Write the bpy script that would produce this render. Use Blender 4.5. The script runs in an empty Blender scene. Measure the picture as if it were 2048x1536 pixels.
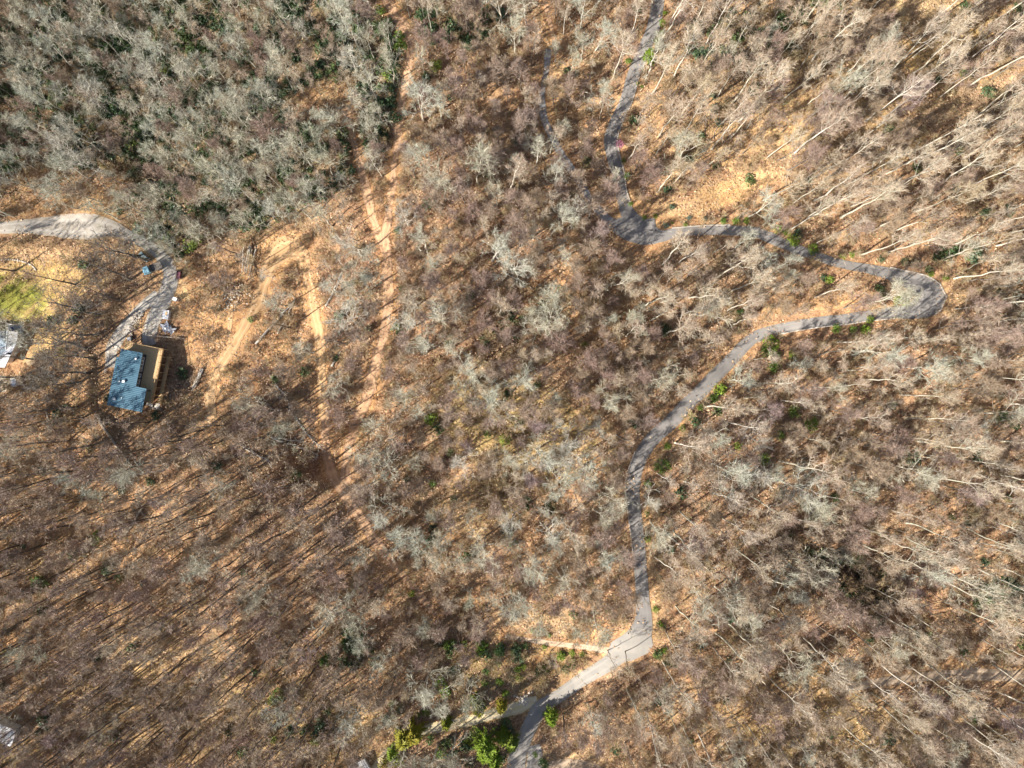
import bpy, math, random
import numpy as np
from mathutils import Vector, Matrix
R = math.radians
S = bpy.context.scene
# ------------------------------------------------------------ camera, light
CAM_H, K = 178.0, 0.13                   # flying height, metres per photo pixel on the z=0 plane
SUN_AZ, SUN_EL = R(214), R(34)           # direction towards the sun (plan angle from +x), elevation
cam_d = bpy.data.cameras.new('camera'); cam = bpy.data.objects.new('camera', cam_d)
S.collection.objects.link(cam); S.camera = cam
cam.location = (0, 0, CAM_H); cam.rotation_euler = (0, 0, 0)
cam_d.sensor_width = 36; cam_d.lens = 36 * CAM_H / (2048 * K); cam_d.clip_end = 6000; cam_d.clip_start = 0.5
w = bpy.data.worlds.new('World'); S.world = w; w.use_nodes = True
nt = w.node_tree; bg = nt.nodes['Background']
sky = nt.nodes.new('ShaderNodeTexSky'); sky.sky_type = 'NISHITA'; sky.sun_disc = False
sky.sun_elevation = SUN_EL; sky.sun_rotation = math.atan2(math.cos(SUN_AZ), math.sin(SUN_AZ))
nt.links.new(sky.outputs[0], bg.inputs[0]); bg.inputs[1].default_value = 0.062
sl = bpy.data.lights.new('sun', 'SUN'); sl.energy = 5.0; sl.angle = R(0.5); sl.color = (1, 0.94, 0.85)
so = bpy.data.objects.new('sun', sl); S.collection.objects.link(so)
sv = Vector((math.cos(SUN_AZ) * math.cos(SUN_EL), math.sin(SUN_AZ) * math.cos(SUN_EL), math.sin(SUN_EL)))
so.rotation_euler = sv.to_track_quat('Z', 'Y').to_euler(); so.location = (0, 0, 120)
S.view_settings.view_transform = 'Standard'; S.view_settings.look = 'None'
S.view_settings.exposure = 1.24; S.view_settings.gamma = 1
rng = np.random.default_rng(7); random.seed(7)
COL = S.collection
# ------------------------------------------------------------ terrain
def p2w0(px, py, z=0.0):
    f = (CAM_H - z) / CAM_H
    return (px - 1024) * K * f, -(py - 768) * K * f
def seg_dist(x, y, pts):
    """distance to a polyline and signed side (arrays)"""
    d = np.full(np.shape(x), 1e9); sd = np.zeros(np.shape(x))
    for (ax, ay), (bx, by) in zip(pts[:-1], pts[1:]):
        vx, vy = bx - ax, by - ay; L = vx * vx + vy * vy
        t = np.clip(((x - ax) * vx + (y - ay) * vy) / L, 0, 1)
        q = np.hypot(x - ax - t * vx, y - ay - t * vy)
        s = np.sign(vx * (y - ay) - vy * (x - ax))
        m = q < d; d = np.where(m, q, d); sd = np.where(m, s, sd)
    return d, sd
def P(l, z=0): return [p2w0(a, b, z) for a, b in l]
BANK = P([(244, 620), (221, 664), (203, 692), (192, 702), (204, 720), (203, 748), (205, 776), (201, 805), (221, 832)], -7)
GULLY = [(P([(600, 915), (660, 925), (720, 850), (840, 770), (920, 700), (1010, 650), (1090, 590)]), 4.8, 5.5),
         (P([(1610, 1090), (1700, 1140), (1760, 1190), (1840, 1240)]), 5.2, 6.0),
         (P([(480, 960), (600, 915)]), 2.0, 6.0),
         (P([(1380, 1380), (1500, 1330), (1640, 1290)]), 3.0, 7.0),
         (P([(1100, 150), (1180, 260), (1190, 330)]), 2.0, 5.0),
         (P([(0, 230), (120, 260), (230, 270), (330, 420)]), 3.0, 6.0)]
def terr_f(x, y):
    z = 0.045 * x - 0.015 * y
    fade = np.exp(-((x / 420.0) ** 2 + (y / 420.0) ** 2))
    for a, wl, ph, am in ((0.6, 95, 1.0, 1.9), (2.3, 70, 0.3, 1.4), (1.3, 43, 2.0, 0.9), (0.1, 31, 4.0, 0.55), (2.8, 24, 1.7, 0.4), (1.0, 13, .4, 0.16), (2.0, 9.5, 2.4, 0.10)):
        z = z + fade * am * np.sin((x * math.cos(a) + y * math.sin(a)) * 2 * math.pi / wl + ph)
    for pts, dep, wd in GULLY:
        d, _ = seg_dist(x, y, pts); z = z - dep * np.exp(-(d / wd) ** 2)
    d, s = seg_dist(x, y, BANK)           # cut bank behind the new house: the west side stands higher
    z = z + np.where(s > 0, -1, 1) * 0 + 1.6 * np.where(s < 0, 1, 0) * np.clip(d / 0.8, 0, 1) * np.exp(-(d / 9.0) ** 2)
    d2, _ = seg_dist(x, y, P([(236, 650), (240, 800)], -7))
    return z - 1.2 * np.exp(-(np.maximum(d2 - 5, 0) / 5.0) ** 2)
GS = 0.8
XS = np.concatenate([[-2500, -1200, -700, -420, -300, -230], np.arange(-184, 184.1, GS), [230, 300, 420, 700, 1200, 2500]])
YS = np.concatenate([[-2500, -1200, -700, -420, -260, -190], np.arange(-148, 148.1, GS), [190, 260, 420, 700, 1200, 2500]])
GX, GY = np.meshgrid(XS, YS); GZ = terr_f(GX, GY)
def tz(x, y):
    if abs(x) > 183 or abs(y) > 147: return float(terr_f(np.array([x]), np.array([y]))[0])
    i = int((x + 184) / GS) + 6; j = int((y + 148) / GS) + 6
    u = (x - XS[i]) / GS; v = (y - YS[j]) / GS
    return float((GZ[j, i] * (1 - u) + GZ[j, i + 1] * u) * (1 - v) + (GZ[j + 1, i] * (1 - u) + GZ[j + 1, i + 1] * u) * v)
def g(px, py, up=0.0):
    """photo pixel -> point on the ground (or a level `up` above it)"""
    z = 0.0
    for _ in range(7):
        x, y = p2w0(px, py, z); z = tz(x, y) + up
    return x, y, z
def w2p(x, y, z):
    f = CAM_H / (CAM_H - z); return 1024 + x * f / K, 768 - y * f / K
# ------------------------------------------------------------ mesh helpers
class MB:
    def __init__(s): s.v = []; s.f = []; s.m = []
    def box(s, c, d, rz=0.0, mat=0, M=None):
        b = len(s.v); cx, cy, cz = c; hx, hy, hz = d[0] / 2, d[1] / 2, d[2] / 2
        ca, sa = math.cos(rz), math.sin(rz)
        for X, Y, Z in ((-1, -1, -1), (1, -1, -1), (1, 1, -1), (-1, 1, -1), (-1, -1, 1), (1, -1, 1), (1, 1, 1), (-1, 1, 1)):
            x, y, z = X * hx, Y * hy, Z * hz
            p = (cx + x * ca - y * sa, cy + x * sa + y * ca, cz + z)
            s.v.append(tuple(M @ Vector(p)) if M else p)
        for q in ((0, 3, 2, 1), (4, 5, 6, 7), (0, 1, 5, 4), (1, 2, 6, 5), (2, 3, 7, 6), (3, 0, 4, 7)):
            s.f.append(tuple(b + i for i in q)); s.m.append(mat)
        return s
    def tube(s, pts, rad, n=5, mat=0, cap=True):
        b = len(s.v); k = len(pts); up = np.array((0.31, 0.17, 0.93))
        pts = [np.array(p, float) for p in pts]
        for i, p in enumerate(pts):
            t = pts[min(i + 1, k - 1)] - pts[max(i - 1, 0)]; t = t / (np.linalg.norm(t) + 1e-9)
            a = np.cross(t, up); na = np.linalg.norm(a)
            if na < 0.05: a = np.cross(t, (1, 0, 0)); na = np.linalg.norm(a)
            a = a / na; c = np.cross(t, a)
            for j in range(n):
                th = 2 * math.pi * j / n
                s.v.append(tuple(p + rad[i] * (math.cos(th) * a + math.sin(th) * c)))
        for i in range(k - 1):
            for j in range(n):
                s.f.append((b + i * n + j, b + i * n + (j + 1) % n, b + (i + 1) * n + (j + 1) % n, b + (i + 1) * n + j)); s.m.append(mat)
        if cap:
            s.f.append(tuple(b + (k - 1) * n + j for j in range(n))); s.f.append(tuple(b + n - 1 - j for j in range(n))); s.m += [mat, mat]
        return s
    def cyl(s, p0, p1, r, n=10, mat=0): return s.tube([p0, p1], [r, r], n, mat)
    def face(s, vs, mat=0):
        b = len(s.v); s.v += [tuple(v) for v in vs]; s.f.append(tuple(range(b, b + len(vs)))); s.m.append(mat); return s
    def prism(s, poly, z0, z1, mat=0):
        """vertical prism; z0/z1 numbers or functions of (x,y)"""
        b = len(s.v); n = len(poly); f0 = z0 if callable(z0) else (lambda x, y: z0); f1 = z1 if callable(z1) else (lambda x, y: z1)
        s.v += [(x, y, f0(x, y)) for x, y in poly] + [(x, y, f1(x, y)) for x, y in poly]
        s.f.append(tuple(b + i for i in reversed(range(n)))); s.f.append(tuple(b + n + i for i in range(n))); s.m += [mat, mat]
        for i in range(n):
            j = (i + 1) % n; s.f.append((b + i, b + j, b + n + j, b + n + i)); s.m.append(mat)
        return s
    def mesh(s, name, mats, smooth=False):
        me = bpy.data.meshes.new(name); me.from_pydata(s.v, [], s.f)
        for m in (mats if isinstance(mats, (list, tuple)) else [mats]): me.materials.append(m)
        if any(s.m): me.polygons.foreach_set('material_index', s.m)
        if smooth: me.polygons.foreach_set('use_smooth', [True] * len(s.f))
        me.update(); return me
    def build(s, name, mats, parent=None, smooth=False, coll=COL):
        o = bpy.data.objects.new(name, s.mesh(name, mats, smooth)); coll.objects.link(o)
        if parent: o.parent = parent
        return o
def tag(o, label=None, cat=None, group=None, kind=None):
    if label: o['label'] = label
    if cat: o['category'] = cat
    if group: o['group'] = group
    if kind: o['kind'] = kind
    return o
def thing(name, label, cat, loc, rz=0, group=None):
    o = bpy.data.objects.new(name, None); COL.objects.link(o); o.empty_display_size = 0.3
    o.location = loc; o.rotation_euler = (0, 0, rz); return tag(o, label, cat, group)
# ------------------------------------------------------------ materials
def mat(name, base, rough=0.85, var=None, scale=1.0, metal=0.0, detail=4, bump=0.0, coords='Object', spec=0.3):
    m = bpy.data.materials.new(name); m.use_nodes = True; n = m.node_tree.nodes; l = m.node_tree.links
    b = n['Principled BSDF']; b.inputs['Roughness'].default_value = rough; b.inputs['Metallic'].default_value = metal
    b.inputs['Specular IOR Level'].default_value = spec
    if var is None: b.inputs['Base Color'].default_value = (*base, 1); 
    tc = n.new('ShaderNodeTexCoord'); nz = n.new('ShaderNodeTexNoise'); nz.inputs['Scale'].default_value = scale; nz.inputs['Detail'].default_value = detail
    l.new(tc.outputs[coords], nz.inputs['Vector'])
    cr = n.new('ShaderNodeValToRGB'); cr.color_ramp.elements[0].position = 0.32; cr.color_ramp.elements[1].position = 0.68
    v = var or tuple(c * 0.8 for c in base)
    cr.color_ramp.elements[0].color = (*base, 1); cr.color_ramp.elements[1].color = (*v, 1)
    l.new(nz.outputs['Fac'], cr.inputs[0]); l.new(cr.outputs[0], b.inputs['Base Color'])
    if bump:
        bp = n.new('ShaderNodeBump'); bp.inputs['Strength'].default_value = bump; bp.inputs['Distance'].default_value = 0.1
        l.new(nz.outputs['Fac'], bp.inputs['Height']); l.new(bp.outputs[0], b.inputs['Normal'])
    return m
def rand_mat(name, stops, rough=0.8, field=40.0, rnd=0.5, transl=0.0):
    """bark, twig or leaf colour that differs from plant to plant: object random + a slow field over the hillside"""
    m = bpy.data.materials.new(name); m.use_nodes = True; n = m.node_tree.nodes; l = m.node_tree.links
    b = n['Principled BSDF']; b.inputs['Roughness'].default_value = rough; b.inputs['Specular IOR Level'].default_value = 0.25
    oi = n.new('ShaderNodeObjectInfo'); nz = n.new('ShaderNodeTexNoise'); nz.inputs['Scale'].default_value = 1.0 / field; nz.inputs['Detail'].default_value = 2
    l.new(oi.outputs['Location'], nz.inputs['Vector'])
    a = n.new('ShaderNodeMath'); a.operation = 'MULTIPLY_ADD'; a.inputs[1].default_value = 2.6; a.inputs[2].default_value = -0.8
    l.new(nz.outputs['Fac'], a.inputs[0])
    mx = n.new('ShaderNodeMix'); mx.data_type = 'FLOAT'; mx.inputs[0].default_value = rnd
    l.new(a.outputs[0], mx.inputs[2]); l.new(oi.outputs['Random'], mx.inputs[3])
    cr = n.new('ShaderNodeValToRGB'); e = cr.color_ramp.elements
    for i, c in enumerate(stops):
        p = 0.15 + 0.7 * i / (len(stops) - 1)
        q = e[i] if i < 2 else e.new(p)
        q.position = p; q.color = (*c, 1)
    l.new(mx.outputs[0], cr.inputs[0]); l.new(cr.outputs[0], b.inputs['Base Color'])
    return m
M = {}
M['asphalt'] = mat('asphalt', (0.185, 0.172, 0.162), 0.9, (0.25, 0.232, 0.215), 0.35, detail=8)
M['gravel'] = mat('gravel', (0.44, 0.40, 0.345), 0.95, (0.31, 0.27, 0.22), 0.55, detail=9, bump=0.4)
M['bluegravel'] = mat('blue_gravel', (0.34, 0.34, 0.35), 0.95, (0.24, 0.21, 0.18), 0.9, detail=9, bump=0.4)
M['dirt'] = mat('packed_dirt', (0.53, 0.335, 0.17), 0.95, (0.42, 0.25, 0.12), 0.5, detail=9, bump=0.5)
M['reddirt'] = mat('red_dirt', (0.58, 0.36, 0.20), 0.95, (0.38, 0.22, 0.135), 0.45, detail=9, bump=0.5)
M['grasstrack'] = mat('grass_track', (0.62, 0.50, 0.26), 0.95, (0.52, 0.44, 0.32), 0.5, detail=8, bump=0.3)
M['tan'] = mat('tan_gravel', (0.45, 0.34, 0.24), 0.95, (0.36, 0.26, 0.17), 0.6, detail=9, bump=0.4)
M['paleroad'] = mat('worn_chip_road', (0.25, 0.235, 0.215), 0.92, (0.33, 0.30, 0.26), 0.4, detail=9)
M['concrete'] = mat('concrete', (0.55, 0.50, 0.43), 0.85, (0.42, 0.36, 0.30), 1.5)
M['blue_roof'] = mat('blue_metal_roof', (0.042, 0.105, 0.155), 0.5, (0.052, 0.125, 0.18), 0.6, metal=0.25, spec=0.5)
M['pine'] = mat('pine_boards', (0.55, 0.38, 0.19), 0.75, (0.45, 0.30, 0.15), 3)
M['deck'] = mat('deck_boards', (0.60, 0.42, 0.22), 0.75, (0.48, 0.33, 0.17), 2)
M['darkwall'] = mat('dark_siding', (0.025, 0.03, 0.045), 0.7, (0.04, 0.045, 0.06), 2)
M['trim'] = mat('white_trim', (0.75, 0.76, 0.75), 0.5, (0.68, 0.69, 0.68), 2)
M['glass'] = mat('window_glass', (0.16, 0.18, 0.19), 0.15, (0.12, 0.14, 0.15), 0.5, spec=0.8)
M['found'] = mat('foundation_block', (0.3, 0.27, 0.24), 0.9, (0.22, 0.2, 0.18), 2)
M['wroof'] = mat('pale_metal_roof', (0.42, 0.41, 0.40), 0.5, (0.35, 0.34, 0.33), 1.5)
M['wsheet'] = mat('white_sheeting', (0.68, 0.68, 0.69), 0.6, (0.56, 0.56, 0.58), 2)
M['wside'] = mat('white_siding', (0.7, 0.7, 0.68), 0.6, (0.6, 0.6, 0.58), 2)
M['navy'] = mat('navy_cover', (0.02, 0.035, 0.09), 0.5, (0.03, 0.06, 0.14), 3)
M['truckblue'] = mat('pale_blue_paint', (0.16, 0.33, 0.42), 0.35, (0.22, 0.40, 0.50), 1.5, spec=0.6)
M['bed'] = mat('bed_steel', (0.20, 0.175, 0.15), 0.7, (0.15, 0.13, 0.11), 2)
M['rubber'] = mat('rubber', (0.02, 0.02, 0.02), 0.9)
M['maroon'] = mat('maroon_paint', (0.22, 0.08, 0.10), 0.5, (0.30, 0.14, 0.15), 2)
M['greygreen'] = mat('grey_green_paint', (0.18, 0.24, 0.24), 0.5, (0.12, 0.17, 0.18), 2)
M['stone'] = mat('field_stone', (0.50, 0.45, 0.38), 0.9, (0.34, 0.29, 0.24), 1.5, coords='Generated')
M['palestone'] = mat('pale_stone', (0.62, 0.58, 0.52), 0.9, (0.45, 0.38, 0.28), 1.5)
M['log'] = mat('old_log', (0.40, 0.34, 0.26), 0.9, (0.24, 0.19, 0.14), 1.2)
M['palelog'] = mat('bleached_log', (0.62, 0.58, 0.50), 0.85, (0.48, 0.43, 0.36), 1.2)
M['freshlog'] = mat('fresh_log', (0.46, 0.33, 0.19), 0.85, (0.30, 0.2, 0.12), 1.2)
M['metal'] = mat('galvanised', (0.5, 0.5, 0.5), 0.4, None, 2, metal=0.6)
M['bark'] = rand_mat('pale_bark', [(0.42, 0.38, 0.30), (0.54, 0.49, 0.40), (0.43, 0.42, 0.33), (0.62, 0.57, 0.49)], rnd=0.7)
M['darkbark'] = rand_mat('brown_bark', [(0.15, 0.13, 0.11), (0.22, 0.19, 0.16), (0.18, 0.165, 0.13), (0.26, 0.235, 0.20)], rnd=0.7)
M['shadebark'] = rand_mat('shaded_bark', [(0.10, 0.085, 0.07), (0.15, 0.13, 0.11), (0.12, 0.11, 0.085)], rnd=0.7)  # bark seen from its shaded side: the shade is put into the colour
M['tw_shade'] = rand_mat('shaded_twigs', [(0.16, 0.14, 0.115), (0.22, 0.195, 0.165)], rnd=.6)  # twigs darkened in colour to stand for shade
M['tw_oak'] = rand_mat('grey_twigs', [(0.37, 0.365, 0.27), (0.43, 0.395, 0.30), (0.38, 0.385, 0.31), (0.45, 0.41, 0.34)], rnd=0.5)
M['tw_maple'] = rand_mat('reddish_twigs', [(0.27, 0.185, 0.15), (0.32, 0.235, 0.19), (0.33, 0.25, 0.17), (0.29, 0.215, 0.20)], rnd=0.5)
M['tw_pop'] = rand_mat('tan_twigs', [(0.40, 0.32, 0.21), (0.38, 0.29, 0.22), (0.45, 0.37, 0.27), (0.35, 0.28, 0.22)], rnd=0.5)
M['brush'] = rand_mat('brush_twigs', [(0.32, 0.22, 0.14), (0.38, 0.27, 0.17), (0.44, 0.33, 0.18), (0.30, 0.25, 0.15), (0.35, 0.245, 0.18)], rnd=0.6)
M['rhodo'] = rand_mat('dark_evergreen_leaves', [(0.045, 0.075, 0.035), (0.065, 0.105, 0.04), (0.10, 0.14, 0.045), (0.06, 0.095, 0.055)], 0.5, rnd=0.8)
M['leaf'] = rand_mat('dry_leaf', [(0.50, 0.33, 0.20), (0.36, 0.22, 0.14), (0.60, 0.44, 0.28)], rnd=.9)
M['bright'] = rand_mat('bright_green_leaves', [(0.13, 0.20, 0.02), (0.16, 0.23, 0.022), (0.10, 0.18, 0.02)], 0.5, rnd=0.9)
M['mid'] = rand_mat('green_leaves', [(0.08, 0.15, 0.02), (0.12, 0.19, 0.025), (0.07, 0.14, 0.035)], 0.5, rnd=0.9)
M['lime'] = rand_mat('lime_leaves', [(0.18, 0.24, 0.03), (0.22, 0.28, 0.04), (0.15, 0.22, 0.05)], 0.6, rnd=0.9)
M['gold'] = rand_mat('golden_leaves', [(0.20, 0.22, 0.02), (0.13, 0.18, 0.02), (0.27, 0.23, 0.02)], 0.6, rnd=0.9)
M['pink'] = rand_mat('pink_blossom', [(0.38, 0.13, 0.20), (0.42, 0.17, 0.25)], 0.6)
# ground: colours are painted per place (leaf litter, straw, moss, bare soil, some house and hollow shade), broken up by noise
def ground_mat():
    m = bpy.data.materials.new('leaf_litter'); m.use_nodes = True; n = m.node_tree.nodes; l = m.node_tree.links
    b = n['Principled BSDF']; b.inputs['Roughness'].default_value = 0.95; b.inputs['Specular IOR Level'].default_value = 0.1
    tc = n.new('ShaderNodeTexCoord')
    def noise(sc, det, rough=0.6, dist=0.0):
        z = n.new('ShaderNodeTexNoise'); z.inputs['Scale'].default_value = sc; z.inputs['Detail'].default_value = det
        z.inputs['Roughness'].default_value = rough; z.inputs['Distortion'].default_value = dist; l.new(tc.outputs['Object'], z.inputs['Vector']); return z
    def ramp(src, a, ca, c, cb):
        r = n.new('ShaderNodeValToRGB'); r.color_ramp.elements[0].position = a; r.color_ramp.elements[1].position = c
        r.color_ramp.elements[0].color = (*ca, 1); r.color_ramp.elements[1].color = (*cb, 1); l.new(src.outputs['Fac'], r.inputs[0]); return r
    def mix(mode, f, A, B):
        x = n.new('ShaderNodeMix'); x.data_type = 'RGBA'; x.blend_type = mode
        if isinstance(f, float): x.inputs[0].default_value = f
        else: l.new(f, x.inputs[0])
        l.new(A, x.inputs[6]); l.new(B, x.inputs[7]); return x.outputs[2]
    at = n.new('ShaderNodeAttribute'); at.attribute_name = 'tint'
    n1, n2, n3, n4 = noise(0.10, 5), noise(1.5, 8, 0.75, 0.3), noise(4.5, 5, 0.8), noise(0.35, 7, 0.7, 0.4)
    r1 = ramp(n1, 0.35, (0.80, 0.78, 0.80), 0.65, (1.15, 1.12, 1.05))
    r2 = ramp(n2, 0.36, (0.46, 0.40, 0.42), 0.60, (1.22, 1.2, 1.16))
    r3 = ramp(n3, 0.34, (0.42, 0.36, 0.36), 0.62, (1.4, 1.4, 1.36))
    r4 = ramp(n4, 0.40, (0.60, 0.50, 0.50), 0.58, (1.12, 1.12, 1.08))
    c = mix('MULTIPLY', 1.0, at.outputs['Color'], r1.outputs[0])
    c = mix('MULTIPLY', 0.85, c, r2.outputs[0]); c = mix('MULTIPLY', 0.8, c, r3.outputs[0]); c = mix('MULTIPLY', 0.7, c, r4.outputs[0])
    l.new(c, b.inputs['Base Color'])
    bp = n.new('ShaderNodeBump'); bp.inputs['Strength'].default_value = 0.55; bp.inputs['Distance'].default_value = 0.22
    l.new(n2.outputs['Fac'], bp.inputs['Height']); l.new(bp.outputs[0], b.inputs['Normal'])
    return m
def wear(m, track, edge, amt=.5):
    """wheel tracks along the lane and leaf drift along ragged edges"""
    n = m.node_tree.nodes; l = m.node_tree.links; b = n['Principled BSDF']; src = b.inputs['Base Color'].links[0].from_socket
    def mth(op, a, c=None):
        q = n.new('ShaderNodeMath'); q.operation = op
        for i, v in enumerate((a, c)):
            if v is None: continue
            if isinstance(v, (int, float)): q.inputs[i].default_value = v
            else: l.new(v, q.inputs[i])
        return q.outputs[0]
    at = n.new('ShaderNodeAttribute'); at.attribute_name = 'lane'; u = mth('ABSOLUTE', mth('SUBTRACT', at.outputs['Fac'], .5))
    tr = mth('MAXIMUM', mth('SUBTRACT', 1.0, mth('MULTIPLY', mth('ABSOLUTE', mth('SUBTRACT', u, .23)), 9.0)), 0.0)
    tc = n.new('ShaderNodeTexCoord'); nz = n.new('ShaderNodeTexNoise'); nz.inputs['Scale'].default_value = .9; nz.inputs['Detail'].default_value = 8; nz.inputs['Roughness'].default_value = .75
    l.new(tc.outputs['Object'], nz.inputs['Vector'])
    def mx(f, A, col):
        x = n.new('ShaderNodeMix'); x.data_type = 'RGBA'; l.new(f, x.inputs[0]); l.new(A, x.inputs[6]); x.inputs[7].default_value = (*col, 1); return x.outputs[2]
    c = mx(mth('MULTIPLY', tr, amt), src, track)
    e = mth('ADD', mth('MULTIPLY', mth('SUBTRACT', u, .43), 9.0), mth('MULTIPLY', mth('SUBTRACT', nz.outputs['Fac'], .5), 4.0))
    ee = n.new('ShaderNodeClamp'); l.new(e, ee.inputs[0]); c = mx(ee.outputs[0], c, edge); l.new(c, b.inputs['Base Color'])
wear(M['asphalt'], (.26, .242, .225), (.25, .20, .15), .6); wear(M['dirt'], (.64, .43, .235), (.46, .29, .155), .7); wear(M['reddirt'], (.60, .39, .23), (.34, .21, .14), .7)
wear(M['grasstrack'], (.66, .56, .38), (.42, .33, .16), .7); wear(M['gravel'], (.52, .48, .42), (.42, .33, .24), .6); wear(M['tan'], (.54, .42, .30), (.40, .28, .18), .7)
wear(M['paleroad'], (.36, .33, .29), (.34, .28, .20), .6); wear(M['bluegravel'], (.36, .36, .37), (.32, .22, .15), .5)
M['ground'] = ground_mat()
# ------------------------------------------------------------ roads: centre lines in photo pixels (x, y, width)
ROAD = [(1318,-60,27),(1315,0,27),(1308,50,26),(1287,100,25),(1266,150,24),(1252,200,24),(1229,250,25),(1221,280,26),(1225,310,25),(1235,345,24),(1242,384,22),(1250,415,26),(1264,440,34),(1290,462,40),(1320,472,26),(1345,467,20),(1380,463,18),(1420,461,19),(1460,461,20),(1512,465,21),(1545,478,22),(1590,497,20),(1640,515,18),(1691,530,18),(1736,538,20),(1775,547,24),(1812,559,32),(1843,573,44),(1862,594,50),(1848,612,46),(1822,622,32),(1786,625,22),(1736,631,20),(1690,638,20),(1636,644,20),(1586,652,20),(1545,661,21),(1512,673,23),(1490,690,25),(1472,709,26),(1450,732,27),(1425,757,27),(1405,779,27),(1375,808,27),(1340,845,28),(1305,878,28),(1284,908,28),(1272,938,27),(1266,963,28),(1266,993,26),(1270,1030,25),(1275,1068,25),(1279,1105,25),(1281,1143,25),(1285,1200,27),(1287,1235,34),(1281,1265,48),(1266,1290,46)]
ROAD2 = [(1284,1262,30),(1266,1290,50),(1240,1308,38),(1212,1330,32),(1175,1352,28),(1140,1376,28),(1110,1397,28),(1080,1417,32),(1060,1452,32),(1042,1490,34),(1032,1527,38),(1026,1600,38)]
GRAV1 = [(-70,456,24),(0,455,24),(50,453,30),(94,453,40),(130,452,52),(164,453,56),(195,454,50),(225,458,34),(258,472,24),(293,489,22),(321,511,24),(339,540,27),(338,570,30),(328,595,34),(315,622,30),(305,646,28),(298,672,28),(300,690,26)]
GRAV2 = [(318,590,24),(300,602,22),(281,618,22),(262,640,24),(245,662,26),(230,686,26),(222,705,24),(222,735,20)]
BLUEG = [(1097,98,10),(1095,110,13),(1091,150,12),(1085,175,12),(1084,200,13),(1088,237,15),(1100,265,15),(1118,300,16),(1135,327,17),(1155,355,17),(1170,384,17),(1182,402,18),(1200,424,20),(1218,444,24),(1240,456,26)]
DIRT_A = [(425,850,18),(424,825,18),(420,795,22),(424,765,22),(436,742,20),(450,716,19),(466,690,19),(482,666,19),(498,640,20),(512,612,22),(523,580,24),(535,545,32),(546,517,42),(562,500,46),(584,496,42),(602,508,34),(612,532,27),(618,565,22),(624,596,20),(630,625,20),(636,655,19),(640,696,20),(642,734,21),(643,766,22),(646,800,20),(650,835,20)]
DIRT_F = [(648,820,20),(651,855,20),(652,902,20),(660,940,22),(680,975,22),(702,1012,22),(724,1042,22),(747,1078,22),(775,1115,20),(805,1150,18),(840,1192,16),(872,1232,12)]
DIRT_B = [(742,-60,16),(765,-10,18),(788,25,22),(808,55,24),(817,90,20),(818,120,18),(812,165,18),(803,205,16),(797,255,15),(791,310,15),(785,360,15),(778,420,16),(772,480,18),(774,530,20),(776,580,20),(775,625,20),(768,670,20),(757,705,20),(746,745,22),(738,785,22),(722,825,20),(706,860,20),(697,900,20),(690,935,20),(688,970,22)]
DIRT_C = [(690,215,12),(703,262,14),(718,320,16),(733,384,18),(742,425,16),(757,470,16),(772,510,14)]
DIRT_D = [(458,690,6),(459,660,9),(462,630,11),(464,610,9)]
TRACK_E = [(1010,1272,9),(1040,1277,9),(1070,1282,9),(1125,1289,11),(1180,1296,13),(1222,1302,16)]
GTRACK = [(1075,1400,20),(1048,1410,22),(1022,1419,22),(985,1429,20),(937,1441,20),(890,1452,19),(849,1460,19),(815,1476,19),(785,1497,18),(767,1514,17),(745,1545,17),(730,1580,17)]
TOPT = [(1108,95,9),(1104,60,9),(1095,25,9),(1088,-10,9),(1080,-50,9)]
FAR_R = [(1700,1378,14),(1760,1364,16),(1830,1356,16),(1900,1350,20),(1960,1349,22),(2048,1352,22),(2100,1356,22)]
BOTR = [(1085,1540,24),(1130,1530,26),(1180,1536,24),(1225,1560,22)]
APRON = [(1062,1560,30),(1070,1520,34),(1068,1490,24)]
def smooth(pl, step=1.0):
    w_ = [(*g(a, b)[:2], c * K) for a, b, c in pl]; out = []
    n = len(w_)
    for i in range(n - 1):
        p0, p1, p2, p3 = [np.array(w_[max(0, min(n - 1, k))]) for k in (i - 1, i, i + 1, i + 2)]
        k = max(2, int(np.hypot(*(p2 - p1)[:2]) / step))
        for j in range(k):
            t = j / k
            out.append(0.5 * ((2 * p1) + (-p0 + p2) * t + (2 * p0 - 5 * p1 + 4 * p2 - p3) * t * t + (-p0 + 3 * p1 - 3 * p2 + p3) * t ** 3))
    out.append(np.array(w_[-1])); return out
ROADS_W = []
def ribbon(name, pl, m, lift, jit=0.0, nx=6, label_kind='structure'):
    c = smooth(pl, 0.8); ROADS_W.append((name, [(float(q[0]), float(q[1]), float(q[2])) for q in c]))
    b = MB(); k = len(c); jl = jr = 0.0
    for i, q in enumerate(c):
        t = c[min(i + 1, k - 1)][:2] - c[max(i - 1, 0)][:2]; t = t / (np.linalg.norm(t) + 1e-9); nx_, ny_ = -t[1], t[0]
        jl = 0.6 * jl + jit * rng.normal(); jr = 0.6 * jr + jit * rng.normal()
        wl, wr = q[2] / 2 + jl, q[2] / 2 + jr
        for j in range(nx + 1):
            s = -wr + (wl + wr) * j / nx; x, y = q[0] + nx_ * s, q[1] + ny_ * s
            b.v.append((x, y, tz(x, y) + lift))
    for i in range(k - 1):
        for j in range(nx):
            a = i * (nx + 1) + j; b.f.append((a, a + nx + 1, a + nx + 2, a + 1)); b.m.append(0)
    o = b.build(name, m, smooth=True); tag(o, kind='structure')
    la = o.data.attributes.new('lane', 'FLOAT', 'POINT'); la.data.foreach_set('value', [(j / nx) for _ in range(k) for j in range(nx + 1)]); return o
ribbon('dirt_track', DIRT_C, M['reddirt'], 0.050, 0.14)
ribbon('dirt_track', DIRT_B, M['reddirt'], 0.064, 0.2)
ribbon('dirt_track', DIRT_F, M['reddirt'], 0.071, 0.14)
ribbon('dirt_track', DIRT_A, M['dirt'], 0.078, 0.2)
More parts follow.
